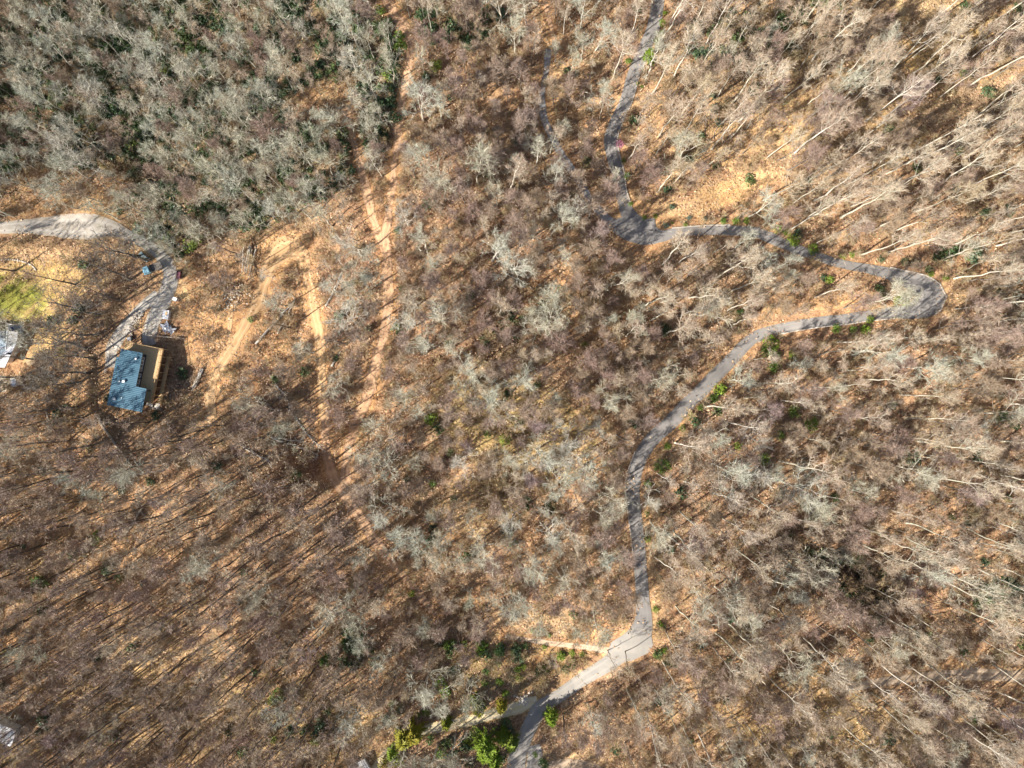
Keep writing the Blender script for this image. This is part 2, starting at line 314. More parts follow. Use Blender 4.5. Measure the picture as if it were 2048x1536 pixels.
ribbon('dirt_track', DIRT_D, M['dirt'], 0.052, 0.10, 4)
ribbon('dirt_track', TOPT, M['reddirt'], 0.052, 0.10, 4)
ribbon('dirt_track', TRACK_E, M['tan'], 0.052, 0.08, 4)
ribbon('grass_track', GTRACK, M['grasstrack'], 0.052, 0.10)
ribbon('gravel_lane', BLUEG, M['bluegravel'], 0.056, 0.06)
ribbon('gravel_road', GRAV2, M['gravel'], 0.058, 0.07, 8)
ribbon('gravel_road', GRAV1, M['gravel'], 0.074, 0.07, 12)
ribbon('gravel_road', FAR_R, M['tan'], 0.052, 0.06)
ribbon('gravel_road', BOTR, M['tan'], 0.056, 0.08)
ribbon('gravel_road', APRON, M['gravel'], 0.066, 0.06)
ribbon('gravel_road', ROAD2, M['paleroad'], 0.104, 0.05, 12)
ribbon('asphalt_road', ROAD, M['asphalt'], 0.096, 0.02, 12)
def patch(name, pl, m, lift, rings=9):
    pts = [g(a, b)[:2] for a, b in pl]; dense = []
    for (a, b_), (c, d) in zip(pts, pts[1:] + pts[:1]):
        for t in np.linspace(0, 1, 6)[:-1]: dense.append((a + (c - a) * t, b_ + (d - b_) * t))
    cx = sum(p[0] for p in dense) / len(dense); cy = sum(p[1] for p in dense) / len(dense); n = len(dense)
    b = MB(); b.v.append((cx, cy, tz(cx, cy) + lift))
    for r in range(1, rings + 1):
        for x, y in dense:
            X, Y = cx + (x - cx) * r / rings, cy + (y - cy) * r / rings; b.v.append((X, Y, tz(X, Y) + lift))
    for j in range(n): b.f.append((0, 1 + j, 1 + (j + 1) % n)); b.m.append(0)
    for r in range(rings - 1):
        for j in range(n):
            a = 1 + r * n; b.f.append((a + j, a + n + j, a + n + (j + 1) % n, a + (j + 1) % n)); b.m.append(0)
    ROADS_W.append((name, [(cx, cy, max(math.hypot(p[0] - cx, p[1] - cy) for p in dense) * 1.5)]))
    o = b.build(name, m, smooth=True); la = o.data.attributes.new('lane', 'FLOAT', 'POINT'); la.data.foreach_set('value', [.5] * len(b.v)); return tag(o, kind='structure')
patch('asphalt_apron', [(1212,446),(1232,438),(1258,430),(1284,439),(1309,436),(1313,462),(1345,462),(1344,477),(1310,488),(1285,491),(1255,482),(1230,468)], M['asphalt'], 0.112)
patch('asphalt_apron', [(1222,1284),(1245,1270),(1262,1255),(1300,1258),(1306,1290),(1296,1306),(1262,1322),(1230,1322),(1215,1305)], M['paleroad'], 0.112)
# kerb: pale edging along one side of the asphalt
def kerb(i0, i1, side):
    seg = smooth(ROAD[i0:i1 + 1], 1.2); k = len(seg); b = MB(); L = []
    for i, q in enumerate(seg):
        t = seg[min(i + 1, k - 1)][:2] - seg[max(i - 1, 0)][:2]; t = t / (np.linalg.norm(t) + 1e-9)
        o_ = q[2] / 2 + 0.1; L.append((q[0] - t[1] * side * o_, q[1] + t[0] * side * o_, t))
    for (x, y, t) in L:
        z = tz(x, y)
        for s, h in ((-0.13, 0.05), (-0.13, 0.22), (0.13, 0.22), (0.13, -0.05)): b.v.append((x - t[1] * s, y + t[0] * s, z + h))
    for i in range(len(L) - 1):
        for j in range(3): a = 4 * i + j; b.f.append((a, a + 4, a + 5, a + 1)); b.m.append(0)
    tag(b.build('kerb', M['concrete']), kind='structure')
kerb(3, 11, 1); kerb(15, 18, 1); kerb(25, 29, 1); kerb(31, 37, -1 if False else 1); kerb(46, 52, -1)
# ------------------------------------------------------------ ground sheet with its colours
C_LIT = (0.44, 0.295, 0.172); C_RED = (0.35, 0.23, 0.148); C_GDK = (0.19, 0.175, 0.105); C_STRAW = (0.58, 0.42, 0.235); C_PALE = (0.66, 0.52, 0.34)
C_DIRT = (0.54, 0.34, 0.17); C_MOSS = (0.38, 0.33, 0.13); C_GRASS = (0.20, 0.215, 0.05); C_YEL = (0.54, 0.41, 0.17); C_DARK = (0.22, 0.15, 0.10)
C_OR = (0.54, 0.355, 0.185)
BL = [  # px, py, rx, ry, rotation(deg, image), colour, strength
 (400,190,420,280,0,C_GDK,.85),(1700,1180,330,160,20,C_RED,.4),(100,1080,200,180,0,C_OR,.45),(900,600,200,260,0,C_RED,.6),(1030,850,170,95,20,C_MOSS,.6),(960,1010,110,60,-20,C_MOSS,.4),
 (640,200,62,36,-20,C_OR,1),(595,235,60,22,-10,C_RED,.9),(1430,395,115,24,-20,(0.54, 0.37, 0.185),1),(1530,350,60,14,-15,C_STRAW,.9),(1350,420,60,18,0,C_STRAW,.9),
 (1930,205,130,22,-22,C_PALE,1),(1840,10,95,30,10,C_PALE,1),(1890,95,70,26,-25,C_YEL,.9),(1750,320,90,20,-20,C_YEL,.7),(1990,530,70,40,0,C_DIRT,.6),
 (1700,120,330,180,-20,C_YEL,.45),(1500,250,250,150,0,C_STRAW,.35),(1905,600,36,40,0,C_STRAW,.9),(1660,605,140,12,-8,C_OR,1),(1500,640,60,10,-20,C_OR,.9),
 (1460,740,70,14,-48,C_OR,1),(1395,815,60,10,-45,C_OR,1),(1320,905,50,14,-60,C_OR,1),(1292,1010,12,60,0,C_OR,1),(1305,1120,14,80,3,C_STRAW,.9),(1315,1235,14,60,0,C_STRAW,1),
 (1390,1190,46,12,-38,C_STRAW,1),(1360,1290,60,20,0,C_STRAW,.5),(1290,120,20,60,15,C_OR,.6),(1250,300,12,60,0,C_OR,.5),(1270,400,14,30,0,C_OR,.8),(1360,440,60,8,-4,C_OR,1),
 (1120,240,45,120,10,C_OR,.7),(1150,160,60,60,0,C_STRAW,.5),(1090,40,14,60,0,C_OR,.9),(870,180,70,120,0,C_RED,.5),
(70,590,40,50,0,C_YEL,.8),(90,560,110,40,0,C_YEL,.7),(90,660,60,60,0,C_YEL,.6),(110,505,160,16,2,C_STRAW,.9),(60,540,70,20,0,C_YEL,.9),(110,410,130,22,-4,C_OR,.9),(130,480,120,12,4,C_DARK,.5),
 (150,370,110,30,0,C_DIRT,.8),(200,400,90,30,0,C_OR,.6),(420,620,70,120,0,C_DIRT,.75),(560,650,60,110,0,C_DIRT,.6),(470,760,80,60,0,C_DIRT,.7),(400,830,80,40,0,C_OR,.6),(300,850,120,30,0,C_OR,.8),
 (150,800,140,70,0,C_OR,.6),(60,900,110,80,0,C_OR,.6),(365,560,10,70,0,C_STRAW,.8),(575,492,70,28,0,C_OR,1),(360,740,70,50,0,C_DARK,.4),  # last blob paints the house's cast shadow into the ground colour
 (915,1060,60,60,0,C_STRAW,.6),(880,1080,36,24,0,C_DIRT,.7),(1070,1240,110,24,8,C_STRAW,.8),(1190,1265,30,24,0,C_OR,1),(940,1215,40,30,0,C_DIRT,.7),(1020,1330,130,50,-5,C_MOSS,.6),(1060,1320,60,24,0,C_DIRT,.7),
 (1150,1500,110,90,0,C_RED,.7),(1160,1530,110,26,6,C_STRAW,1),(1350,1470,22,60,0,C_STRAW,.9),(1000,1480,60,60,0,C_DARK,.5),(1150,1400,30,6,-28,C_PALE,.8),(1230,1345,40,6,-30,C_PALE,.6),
 (1900,1300,160,40,8,C_OR,.7),(1580,1180,90,50,0,C_DIRT,.6),(1560,1400,160,90,0,C_YEL,.35),(1700,1480,260,70,0,C_MOSS,.45),(15,1500,60,28,0,C_YEL,1),(60,1420,60,60,0,C_DIRT,.4),
 (40,1090,50,40,0,C_OR,.9),(80,1130,40,24,0,C_MOSS,.5),(300,1400,200,140,0,C_MOSS,.3),(600,1450,160,90,0,C_MOSS,.4),(10,1290,24,18,0,C_DIRT,1),
 (750,780,10,40,20,C_DIRT,.7),(650,1000,30,100,-30,C_RED,.5),(700,500,80,200,0,C_RED,.45),(1200,600,160,110,0,C_DIRT,.5),(1040,650,80,40,-40,C_DARK,.5),(1720,1150,90,50,25,C_DARK,.7),(10,602,84,44,0,C_GRASS,1),(60,640,60,26,0,C_MOSS,.5)]  # the two dark blobs paint the shade of the hollows into the ground
def base_tint(px, py):
    col = np.zeros(px.shape + (3,)); col[:] = C_LIT
    nz = sum(a * np.sin(px * math.cos(t) / w_ + py * math.sin(t) / w_ + p) for a, t, w_, p in ((.5, .3, 60, 1), (.5, 1.7, 45, 2), (.4, 2.5, 25, .3), (.3, .9, 14, 2)))
    f = np.clip(0.5 + 0.45 * nz, 0, 1)[..., None]; col = col * (1 - 0.5 * f) + np.array(C_RED) * 0.5 * f
    wob = 0.16 * np.sin(px / 7.0 + 1.3 * np.sin(py / 9.0)) + 0.14 * np.sin(py / 6.0 + 1.7 * np.sin(px / 11.0)) + 0.12 * np.sin((px + py) / 4.3)
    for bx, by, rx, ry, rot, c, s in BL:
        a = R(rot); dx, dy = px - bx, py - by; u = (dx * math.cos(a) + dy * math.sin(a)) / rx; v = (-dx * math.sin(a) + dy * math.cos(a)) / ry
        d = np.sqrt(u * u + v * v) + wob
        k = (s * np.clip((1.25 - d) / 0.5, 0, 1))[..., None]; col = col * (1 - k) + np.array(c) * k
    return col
fz = CAM_H / np.maximum(CAM_H - GZ, 30); PXg = 1024 + GX * fz / K; PYg = 768 - GY * fz / K
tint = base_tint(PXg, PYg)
for nm, pts in ROADS_W:                                    # worn verges
    cc = {'dirt_track': C_DIRT, 'asphalt_road': C_OR, 'gravel_road': C_STRAW, 'grass_track': C_YEL}.get(nm, C_OR)
    arr = np.array(pts[::4] if len(pts) > 8 else pts)
    for q in arr:
        r = q[2] / 2 + (1.9 if nm == 'dirt_track' else 1.3)
        if abs(q[0]) > 180 or abs(q[1]) > 144: continue
        i0 = int((q[0] - r + 184) / GS) + 6; i1 = int((q[0] + r + 184) / GS) + 8; j0 = int((q[1] - r + 148) / GS) + 6; j1 = int((q[1] + r + 148) / GS) + 8
        d = np.hypot(GX[j0:j1, i0:i1] - q[0], GY[j0:j1, i0:i1] - q[1]); k = ((0.8 if nm == 'dirt_track' else .55) * np.clip((r - d) / 1.2, 0, 1))[..., None]
        tint[j0:j1, i0:i1] = tint[j0:j1, i0:i1] * (1 - k) + np.array(cc) * k
ny, nx = GX.shape
me = bpy.data.meshes.new('ground'); V = np.stack([GX, GY, GZ], -1).reshape(-1, 3)
idx = np.arange(nx * ny).reshape(ny, nx); F = np.stack([idx[:-1, :-1], idx[:-1, 1:], idx[1:, 1:], idx[1:, :-1]], -1).reshape(-1, 4)
me.vertices.add(len(V)); me.vertices.foreach_set('co', V.ravel()); me.loops.add(F.size); me.loops.foreach_set('vertex_index', F.ravel())
me.polygons.add(len(F)); me.polygons.foreach_set('loop_start', np.arange(len(F)) * 4); me.polygons.foreach_set('use_smooth', [True] * len(F))
me.update(calc_edges=True); me.validate()
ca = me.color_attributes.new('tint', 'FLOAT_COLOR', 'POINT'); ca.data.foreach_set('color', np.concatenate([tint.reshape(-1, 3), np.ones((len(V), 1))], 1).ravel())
me.materials.append(M['ground']); go = bpy.data.objects.new('ground', me); COL.objects.link(go); tag(go, kind='structure')
# ------------------------------------------------------------ bare trees
def rvec(): return rng.normal(size=3)
def unit(v): return v / (np.linalg.norm(v) + 1e-9)
def grow(b, p, d, L, r, depth, cfg):
    n = (5, 4, 3, 2)[min(depth - 1, 3)]; pts = [p]; rad = [r]; q = p.copy(); dd = d.copy()
    for i in range(n):
        dd = unit(dd + rvec() * cfg['crook'] * (1.0 if depth < 3 else 1.2) + np.array((0, 0, cfg['up'])))
        q = q + dd * L / n; pts.append(q.copy()); rad.append(r * (1 - 0.72 * (i + 1) / n))
    b.tube(pts, rad, (5, 4, 3, 3)[min(depth - 1, 3)], 0 if depth < 3 else 1, cap=False)
    pts = np.array(pts)
    if depth >= cfg['depth']:
        for _ in range(cfg['twigs']):            # the finest twigs: one sliver each
            t = rng.uniform(0.15, 1.0) * n; i = min(int(t), n - 1); s = pts[i] + (pts[i + 1] - pts[i]) * (t - i)
            td = unit(unit(pts[-1] - pts[0]) * 0.9 + rvec() * 0.5); tl = rng.uniform(0.7, 1.5) * cfg['tl']
            sd = unit(np.cross(td, rvec())) * cfg['tw'] * 0.5; mid = s + td * tl * .55 + rvec() * .06 * tl
            b.face([s - sd, s + sd, mid + sd * .7, s + td * tl, mid - sd * .7], 1)
        return
    k = cfg['kids'][depth - 1]
    for j in range(k):
        t = (0.25 + 0.72 * (j + rng.uniform(0, 1)) / k) * n; i = min(int(t), n - 1); s = pts[i] + (pts[i + 1] - pts[i]) * (t - i)
        ax = unit(pts[i + 1] - pts[i]); o = unit(np.cross(ax, rvec())); a = R(rng.uniform(*cfg['ang']))
        nd = unit(ax * math.cos(a) + o * math.sin(a))
        grow(b, s, nd, L * rng.uniform(*cfg['lr']) * (1.15 - 0.5 * t / n), max(r * 0.5, cfg['minr']), depth + 1, cfg)
KIND = {
 'oak':    dict(H=17, clear=.32, limbs=11, r=.23, spread=.38, ang=(20, 48), lang=(18, 54), crook=.21, up=.09, kids=(5, 4, 0), lr=(.42, .66), depth=3, twigs=6, tl=1.0, tw=.034, minr=.028, wander=.35),
 'maple':  dict(H=14, clear=.24, limbs=11, r=.16, spread=.36, ang=(18, 42), lang=(16, 48), crook=.15, up=.12, kids=(6, 4, 0), lr=(.42, .66), depth=3, twigs=7, tl=1.0, tw=.036, minr=.028, wander=.2),
 'poplar': dict(H=23, clear=.57, limbs=10, r=.21, spread=.20, ang=(20, 46), lang=(20, 52), crook=.14, up=.16, kids=(5, 4, 0), lr=(.42, .62), depth=3, twigs=5, tl=.85, tw=.036, minr=.026, wander=.26),
 'shadedoak':dict(H=19, clear=.36, limbs=10, r=.34, spread=.44, ang=(20, 50), lang=(22, 60), crook=.26, up=.06, kids=(5, 4, 0), lr=(.42, .66), depth=3, twigs=3, tl=.9, tw=.034, minr=.045, wander=.35),  # oak with shade put into its bark and twig colours
 'shadedslim':dict(H=21, clear=.52, limbs=9, r=.25, spread=.17, ang=(20, 44), lang=(20, 50), crook=.18, up=.12, kids=(4, 4, 0), lr=(.42, .66), depth=3, twigs=3, tl=.85, tw=.036, minr=.030, wander=.2),  # tall narrow tree with shade put into its bark colour
 'pole':   dict(H=15, clear=.5, limbs=8, r=.13, spread=.18, ang=(22, 50), lang=(22, 58), crook=.18, up=.08, kids=(4, 4, 0), lr=(.42, .66), depth=3, twigs=4, tl=.85, tw=.034, minr=.025, wander=.4),
 'brush':  dict(H=2.6, clear=.1, limbs=8, r=.03, spread=.6, ang=(25, 60), lang=(30, 75), crook=.3, up=.05, kids=(5, 0), lr=(.5, .7), depth=2, twigs=6, tl=.65, tw=.040, minr=.014, wander=.2)}
TWM = {'shadedoak': ('shadebark', 'tw_shade'), 'shadedslim': ('shadebark', 'tw_maple'), 'oak': ('bark', 'tw_oak'), 'maple': ('darkbark', 'tw_maple'), 'poplar': ('bark', 'tw_pop'), 'pole': ('darkbark', 'tw_pop'), 'brush': ('brush', 'brush')}
def make_tree(kind):
    c = KIND[kind]; H = c['H']; T = MB(); B = MB(); n = 9; pts = []; rad = []; x = y = 0.0
    for i in range(n + 1):
        t = i / n; pts.append(np.array((x, y, H * t * 0.93))); rad.append(c['r'] * ((1 - t) ** 0.8 * .95 + .05) * (1.35 if i == 0 else 1))
        x += rng.normal() * c['wander'] * .5 * H / 17; y += rng.normal() * c['wander'] * .5 * H / 17
    T.tube(pts, rad, 6, 0); az = rng.uniform(0, 6.28)
    for j in range(c['limbs']):
        t = c['clear'] + (1 - c['clear']) * (j + rng.uniform(0, .8)) / c['limbs']; t = min(t, .98)
        i = min(int(t * n), n - 1); s = pts[i] + (pts[i + 1] - pts[i]) * (t * n - i); az += 2.4 + rng.normal() * .4
        tt = (t - c['clear']) / (1 - c['clear']); a = R(c['lang'][1] + (c['lang'][0] - c['lang'][1]) * tt)
        d = np.array((math.cos(az) * math.sin(a), math.sin(az) * math.sin(a), math.cos(a)))
        L = H * c['spread'] * (1.0 - .45 * tt) * rng.uniform(.75, 1.15)
        grow(B, s, d, L, max(.36 * rad[i], c['minr'] * 1.5), 1, c)
    return T, B
HIDE = bpy.data.collections.new('grove_sources')           # sources of the one stuff object, not in the scene
PROTO = {}; src_names = []
order = []
for kind, cnt in (('oak', 7), ('maple', 6), ('poplar', 8), ('pole', 5), ('shadedslim', 7), ('shadedoak', 4)):
    PROTO[kind] = []
    for _ in range(cnt):
        T, B = make_tree(kind); mb, mt = M[TWM[kind][0]], M[TWM[kind][1]]
        tm = T.mesh('trunk', mb); cm = B.mesh('crown', [mb, mt]); PROTO[kind].append((tm, cm, len(order)))
        J = MB(); J.v = T.v + B.v; o_ = len(T.v); J.f = T.f + [tuple(i + o_ for i in f) for f in B.f]; J.m = T.m + B.m
        ob = bpy.data.objects.new('grove_tree_%03d' % len(order), J.mesh('grove_tree', [mb, mt])); HIDE.objects.link(ob); order.append(kind)
# --- leafy things
def leaves(b, c, rad, n, s, flat=1.0, mat_i=0, shell=.45):
    for _ in range(n):
        d = unit(rvec()); rr = rng.uniform(shell, 1.0) ; p = np.array(c) + d * np.array(rad) * rr
        if p[2] < 0.05: p[2] = abs(p[2]) + .05
        nrm = unit(d * 0.8 + rvec() * .55 + np.array((0, 0, .5))); a = unit(np.cross(nrm, rvec())); e = np.cross(nrm, a); k = s * rng.uniform(.6, 1.3)
        b.face([p - a * k, p + e * k * .55, p + a * k, p - e * k * .55], mat_i)
def shrub_mb(h=1.6, r=1.2, n=150, lobes=5, s=.2):
    b = MB()
    for i in range(lobes):
        a = 6.28 * i / lobes + rng.uniform(0, .7); q = r * rng.uniform(.25, .6)
        leaves(b, (math.cos(a) * q, math.sin(a) * q, h * rng.uniform(.4, .62)), (r * rng.uniform(.38, .6), r * rng.uniform(.38, .6), h * rng.uniform(.3, .42)), n // lobes, s)
    return b
def stem_mb(h=1.0, r=.05, k=4, sp=.5):
    b = MB()
    for i in range(k):
        a = 6.28 * i / k + rng.uniform(0, 1); b.tube([(0, 0, -.2), (math.cos(a) * sp * .4, math.sin(a) * sp * .4, h * .5), (math.cos(a) * sp, math.sin(a) * sp, h)], [r, r * .7, r * .3], 5)
    return b
def conifer_mb(h=9, r=2.6, layers=15, per=11):
    b = MB()
    for i in range(layers):
        t = (i + .5) / layers; z = h * (.1 + .88 * t); L = r * (1 - t) ** .75 * rng.uniform(.85, 1.1) + .2
        for j in range(max(5, int(per * (1 - .5 * t)))):
            a = rng.uniform(0, 6.28); l_ = L * rng.uniform(.65, 1.12); up = .15 + .3 * t
            for k in range(7):
                u = (k + .6) / 7; p = np.array((math.cos(a) * l_ * u, math.sin(a) * l_ * u, z + l_ * u * up - .25 * l_ * u * u))
                for _ in range(2):
                    d = unit(np.array((math.cos(a), math.sin(a), .1)) + rvec() * .45); s_ = unit(np.cross(d, np.array((0, 0, 1)) + rvec() * .3)) * .11; q = p + rvec() * .08
                    b.face([q - s_, q + s_, q + d * .55 + s_ * .4, q + d * .62, q + d * .55 - s_ * .4])
    return b
rh_src = []; order2 = []
rh_coll = bpy.data.collections.new('thicket_sources'); br_coll = bpy.data.collections.new('brush_sources')
for i in range(6):
    b = shrub_mb(2.0, 1.6, 230, 6, .24); o = bpy.data.objects.new('thicket_%02d' % i, b.mesh('thicket', M['rhodo'])); rh_coll.objects.link(o)
for i in range(8):
    T, B = make_tree('brush'); J = MB(); J.v = T.v + B.v; o_ = len(T.v); J.f = T.f + [tuple(q + o_ for q in f) for f in B.f]
    J.m = [0] * len(J.f); o = bpy.data.objects.new('brush_%02d' % i, J.mesh('brush', M['brush'])); br_coll.objects.link(o)
def scatter(name, pts, coll, label, cat):
    me = bpy.data.meshes.new(name); A = np.array([p[:3] for p in pts], float); me.vertices.add(len(A)); me.vertices.foreach_set('co', A.ravel())
    for nm, ty, key, vals in (('rot', 'FLOAT_VECTOR', 'vector', [p[3] for p in pts]), ('scl', 'FLOAT_VECTOR', 'vector', [p[4] for p in pts]), ('variant', 'INT', 'value', [p[5] for p in pts])):
        at = me.attributes.new(nm, ty, 'POINT'); at.data.foreach_set(key, np.array(vals).ravel())
    ob = bpy.data.objects.new(name, me); COL.objects.link(ob); tag(ob, label, cat, kind='stuff')
    ng = bpy.data.node_groups.new(name, 'GeometryNodeTree'); ng.interface.new_socket('Geometry', in_out='INPUT', socket_type='NodeSocketGeometry'); ng.interface.new_socket('Geometry', in_out='OUTPUT', socket_type='NodeSocketGeometry')
    N, L = ng.nodes, ng.links; gi = N.new('NodeGroupInput'); gout = N.new('NodeGroupOutput'); ip = N.new('GeometryNodeInstanceOnPoints'); ci = N.new('GeometryNodeCollectionInfo')
    ci.inputs[0].default_value = coll; ci.inputs['Separate Children'].default_value = True; ci.inputs['Reset Children'].default_value = True
    def na(t, nm): q = N.new('GeometryNodeInputNamedAttribute'); q.data_type = t; q.inputs[0].default_value = nm; return q.outputs[0]
    L.new(gi.outputs[0], ip.inputs['Points']); L.new(ci.outputs[0], ip.inputs['Instance']); ip.inputs['Pick Instance'].default_value = True
    L.new(na('INT', 'variant'), ip.inputs['Instance Index']); L.new(na('FLOAT_VECTOR', 'scl'), ip.inputs['Scale'])
    er = N.new('FunctionNodeEulerToRotation'); L.new(na('FLOAT_VECTOR', 'rot'), er.inputs[0]); L.new(er.outputs[0], ip.inputs['Rotation'])
    L.new(ip.outputs[0], gout.inputs[0]); md = ob.modifiers.new('scatter', 'NODES'); md.node_group = ng; return ob
# ------------------------------------------------------------ labels from where a thing stands
LM = [('blue-roofed house', 250, 755), ('pale blue truck', 305, 540), ('white-roofed house', 15, 700), ('green lawn', 20, 600), ('gravel turnaround', 165, 452),
      ('dirt track loop', 575, 492), ('dirt track fork', 675, 945), ('paved road junction', 1280, 458), ('paved hairpin bend', 1865, 592), ('widened road corner', 1275, 1288),
      ('lime bush bend', 1272, 940), ('big road shrub', 1541, 692), ('largest conifer', 970, 1495), ('orange clearing', 645, 205), ('pink redbud', 1240, 290),
      ('straw clearing', 1430, 395), ('dark yellow-green bush', 190, 1077), ('bright green central bush', 862, 838), ('pale straw strip', 1930, 205), ('small white roof', 20, 1457),
      ('bare black tree', 1585, 1110), ('red track bushes', 798, 85), ('rubble heap', 465, 592), ('dark lower-right hollow', 1725, 1165), ('white fallen trunk', 232, 235),
      ('mossy middle clearing', 1030, 860), ('road-end gravel strip', 1900, 1350), ('bottom-edge straw strip', 1160, 1530), ('log stack', 395, 925), ('paved road top', 1315, 20),
      ('leafy roundabout of shrubs', 1122, 1320), ('thin blue gravel lane', 1090, 220), ('lower red track end', 850, 1205), ('timber garden steps', 690, 1470)]
LM = [l for l in LM if l[0] != 'leafy roundabout of shrubs'] + [('grassy track shrubs', 1122, 1320)]
DIRS = ['right', 'upper right', 'top', 'upper left', 'left', 'lower left', 'bottom', 'lower right']
ORD = ['nearest', 'second', 'third', 'fourth', 'fifth', 'sixth', 'seventh', 'eighth', 'ninth', 'tenth', 'eleventh', 'twelfth']
LABQ = []      # (object, look, px, py, max words)
def relabel():
    groups = {}
    for o, look, px, py in LABQ:
        ok = [(math.hypot(px - l[1], py - l[2]), l) for l in LM if math.hypot(px - l[1], py - l[2]) > 12]
        d, l = min(ok, key=lambda q: q[0]); a = math.atan2(-(py - l[2]), px - l[1]); k = int(round(a / (math.pi / 4))) % 8
        groups.setdefault((look, l[0], k), []).append((d, o))
    for (look, ln, k), L in groups.items():
        L.sort(key=lambda q: q[0])
        for i, (d, o) in enumerate(L):
            if len(L) == 1: o['label'] = '%s to the %s of the %s' % (look, DIRS[k], ln)
            else: o['label'] = '%s, %s out from the %s going %s' % (look, ORD[min(i, 11)], ln, DIRS[k])
# ------------------------------------------------------------ evergreens and shrubs (px, py, radius px, kind)
EV = [(1301,104,14,'con'),(1303,123,8,'mid'),(1331,24,5,'bri'),(1325,45,8,'bri'),(1323,65,7,'lim'),(1316,80,7,'lim'),(1259,120,8,'mid'),(1277,165,4,'bri'),(1285,171,4,'bri'),(1255,350,8,'mid'),(1248,320,6,'gol'),(1262,407,5,'bri'),(1289,434,5,'bri'),(1312,431,5,'bri'),(1332,450,7,'blu'),(1346,444,3,'bri'),(1372,448,5,'bri'),(1379,435,5,'blu'),(1411,436,5,'blu'),(1447,441,8,'mid'),(1473,440,9,'mid'),(1495,441,7,'bri'),
(1557,459,10,'bri'),(1572,463,7,'bri'),(1587,481,14,'bri'),(1626,498,11,'bri'),(1687,511,7,'bri'),(1706,508,6,'bri'),(1763,519,7,'dar'),(1811,524,9,'dar'),(1830,526,10,'dar'),(1858,540,8,'dar'),(1864,547,6,'bri'),(1893,556,7,'bri'),(1891,510,12,'dar'),(1906,505,9,'dar'),(1873,514,10,'dar'),(1808,598,12,'bri'),(1796,602,9,'lim'),(1768,597,7,'bri'),(1660,559,9,'bri'),(1672,658,9,'bri'),(1706,660,8,'mid'),(1731,659,10,'bri'),(1741,639,8,'bri'),(1541,688,18,'bri'),(1535,702,13,'bri'),(1550,710,12,'mid'),(1586,711,10,'bri'),(1548,736,14,'mid'),(2001,584,9,'dar'),(1971,426,11,'dar'),
(1440,778,14,'bri'),(1428,798,10,'mid'),(1625,848,14,'mid'),(1560,870,10,'mid'),(1587,824,12,'lim'),(1527,918,14,'bri'),(1477,893,8,'lim'),(1335,893,8,'bri'),(1322,933,15,'lim'),(1295,968,8,'bri'),(1295,1028,6,'bri'),(1296,1078,7,'bri'),(1401,815,7,'mid'),(1383,830,7,'mid'),(1366,857,6,'bri'),(2000,835,15,'dar'),(2004,1192,18,'dar'),(1982,1208,9,'bri'),(1968,1190,9,'mid'),(1725,1182,14,'dar'),(1640,1205,6,'mid'),(1700,1168,12,'dar'),
(862,838,14,'bri'),(867,966,10,'mid'),(190,1077,17,'gre'),(74,1163,15,'mid'),(88,1168,9,'lim'),(215,1140,14,'dar'),(240,1156,10,'dar'),(10,1306,9,'bri'),(823,1187,8,'bri'),(650,1322,13,'mid'),(700,1290,13,'dar'),(712,1303,10,'dar'),(688,1285,9,'mid'),(556,1390,14,'mid'),(545,1402,10,'lim'),(640,1447,14,'dar'),(630,1482,9,'lim'),(883,1368,14,'bri'),(892,1384,12,'bri'),(898,1290,14,'mid'),(929,1289,8,'bri'),(962,1301,10,'bri'),(970,1290,8,'mid'),(998,1305,12,'mid'),(972,1344,8,'mid'),(970,1368,8,'mid'),(893,1410,6,'mid'),(851,1426,8,'bri'),(875,1421,5,'bri'),(835,1432,5,'bri'),(948,1400,7,'col'),(958,1417,9,'col'),(1011,1387,8,'bri'),(1003,1413,8,'col'),(893,1447,7,'col'),(828,1466,13,'col'),(809,1475,13,'col'),(782,1512,15,'con'),(768,1526,12,'gol'),(796,1522,12,'gol'),(860,1480,10,'mid'),(880,1505,12,'mid'),(905,1478,6,'blu'),(972,1490,30,'con'),(990,1520,22,'con'),(950,1464,12,'lim'),(934,1484,9,'gol'),(1004,1471,10,'col'),(1022,1482,11,'col'),(1103,1436,19,'con'),(1088,1526,12,'mid'),(1071,1511,6,'mid'),(1050,1294,8,'mid'),(1050,1312,6,'mid'),(1026,1305,6,'bri'),(1089,1296,6,'bri'),(1122,1312,10,'bri'),(1133,1337,10,'dar'),(1146,1334,7,'mid'),(1144,1307,7,'bri'),(1145,1322,6,'bri'),(1165,1309,6,'bri'),(1091,1339,10,'bri'),(1036,1340,8,'bri'),(1047,1336,6,'lim'),(1039,1357,8,'bri'),(997,1329,6,'bri'),(1001,1364,9,'mid'),(1064,1264,5,'bri'),(1099,1272,5,'bri'),(1312,1220,7,'bri'),(1320,1250,7,'bri'),(1329,1302,7,'bri'),(1312,1312,6,'bri'),
(798,72,12,'mid'),(800,92,14,'mid'),(774,44,13,'dar'),(783,132,13,'dar'),(776,150,12,'bri'),(873,131,12,'lim'),(265,290,13,'lim'),(333,140,12,'lim'),(205,338,8,'gol'),(378,492,14,'lim'),(397,478,11,'lim'),(330,478,9,'bri'),(145,640,11,'dar'),(123,702,8,'dar'),(782,190,12,'dar'),(790,235,13,'dar'),(905,45,16,'dar'),(760,20,10,'bri'),(1480,625,9,'mid'),(1170,690,8,'lim'),(1010,880,12,'lim'),(975,868,9,'lim'),(545,1480,8,'lim'),(1905,1035,9,'mid'),(1860,1270,8,'mid'),(500,640,7,'mid')]
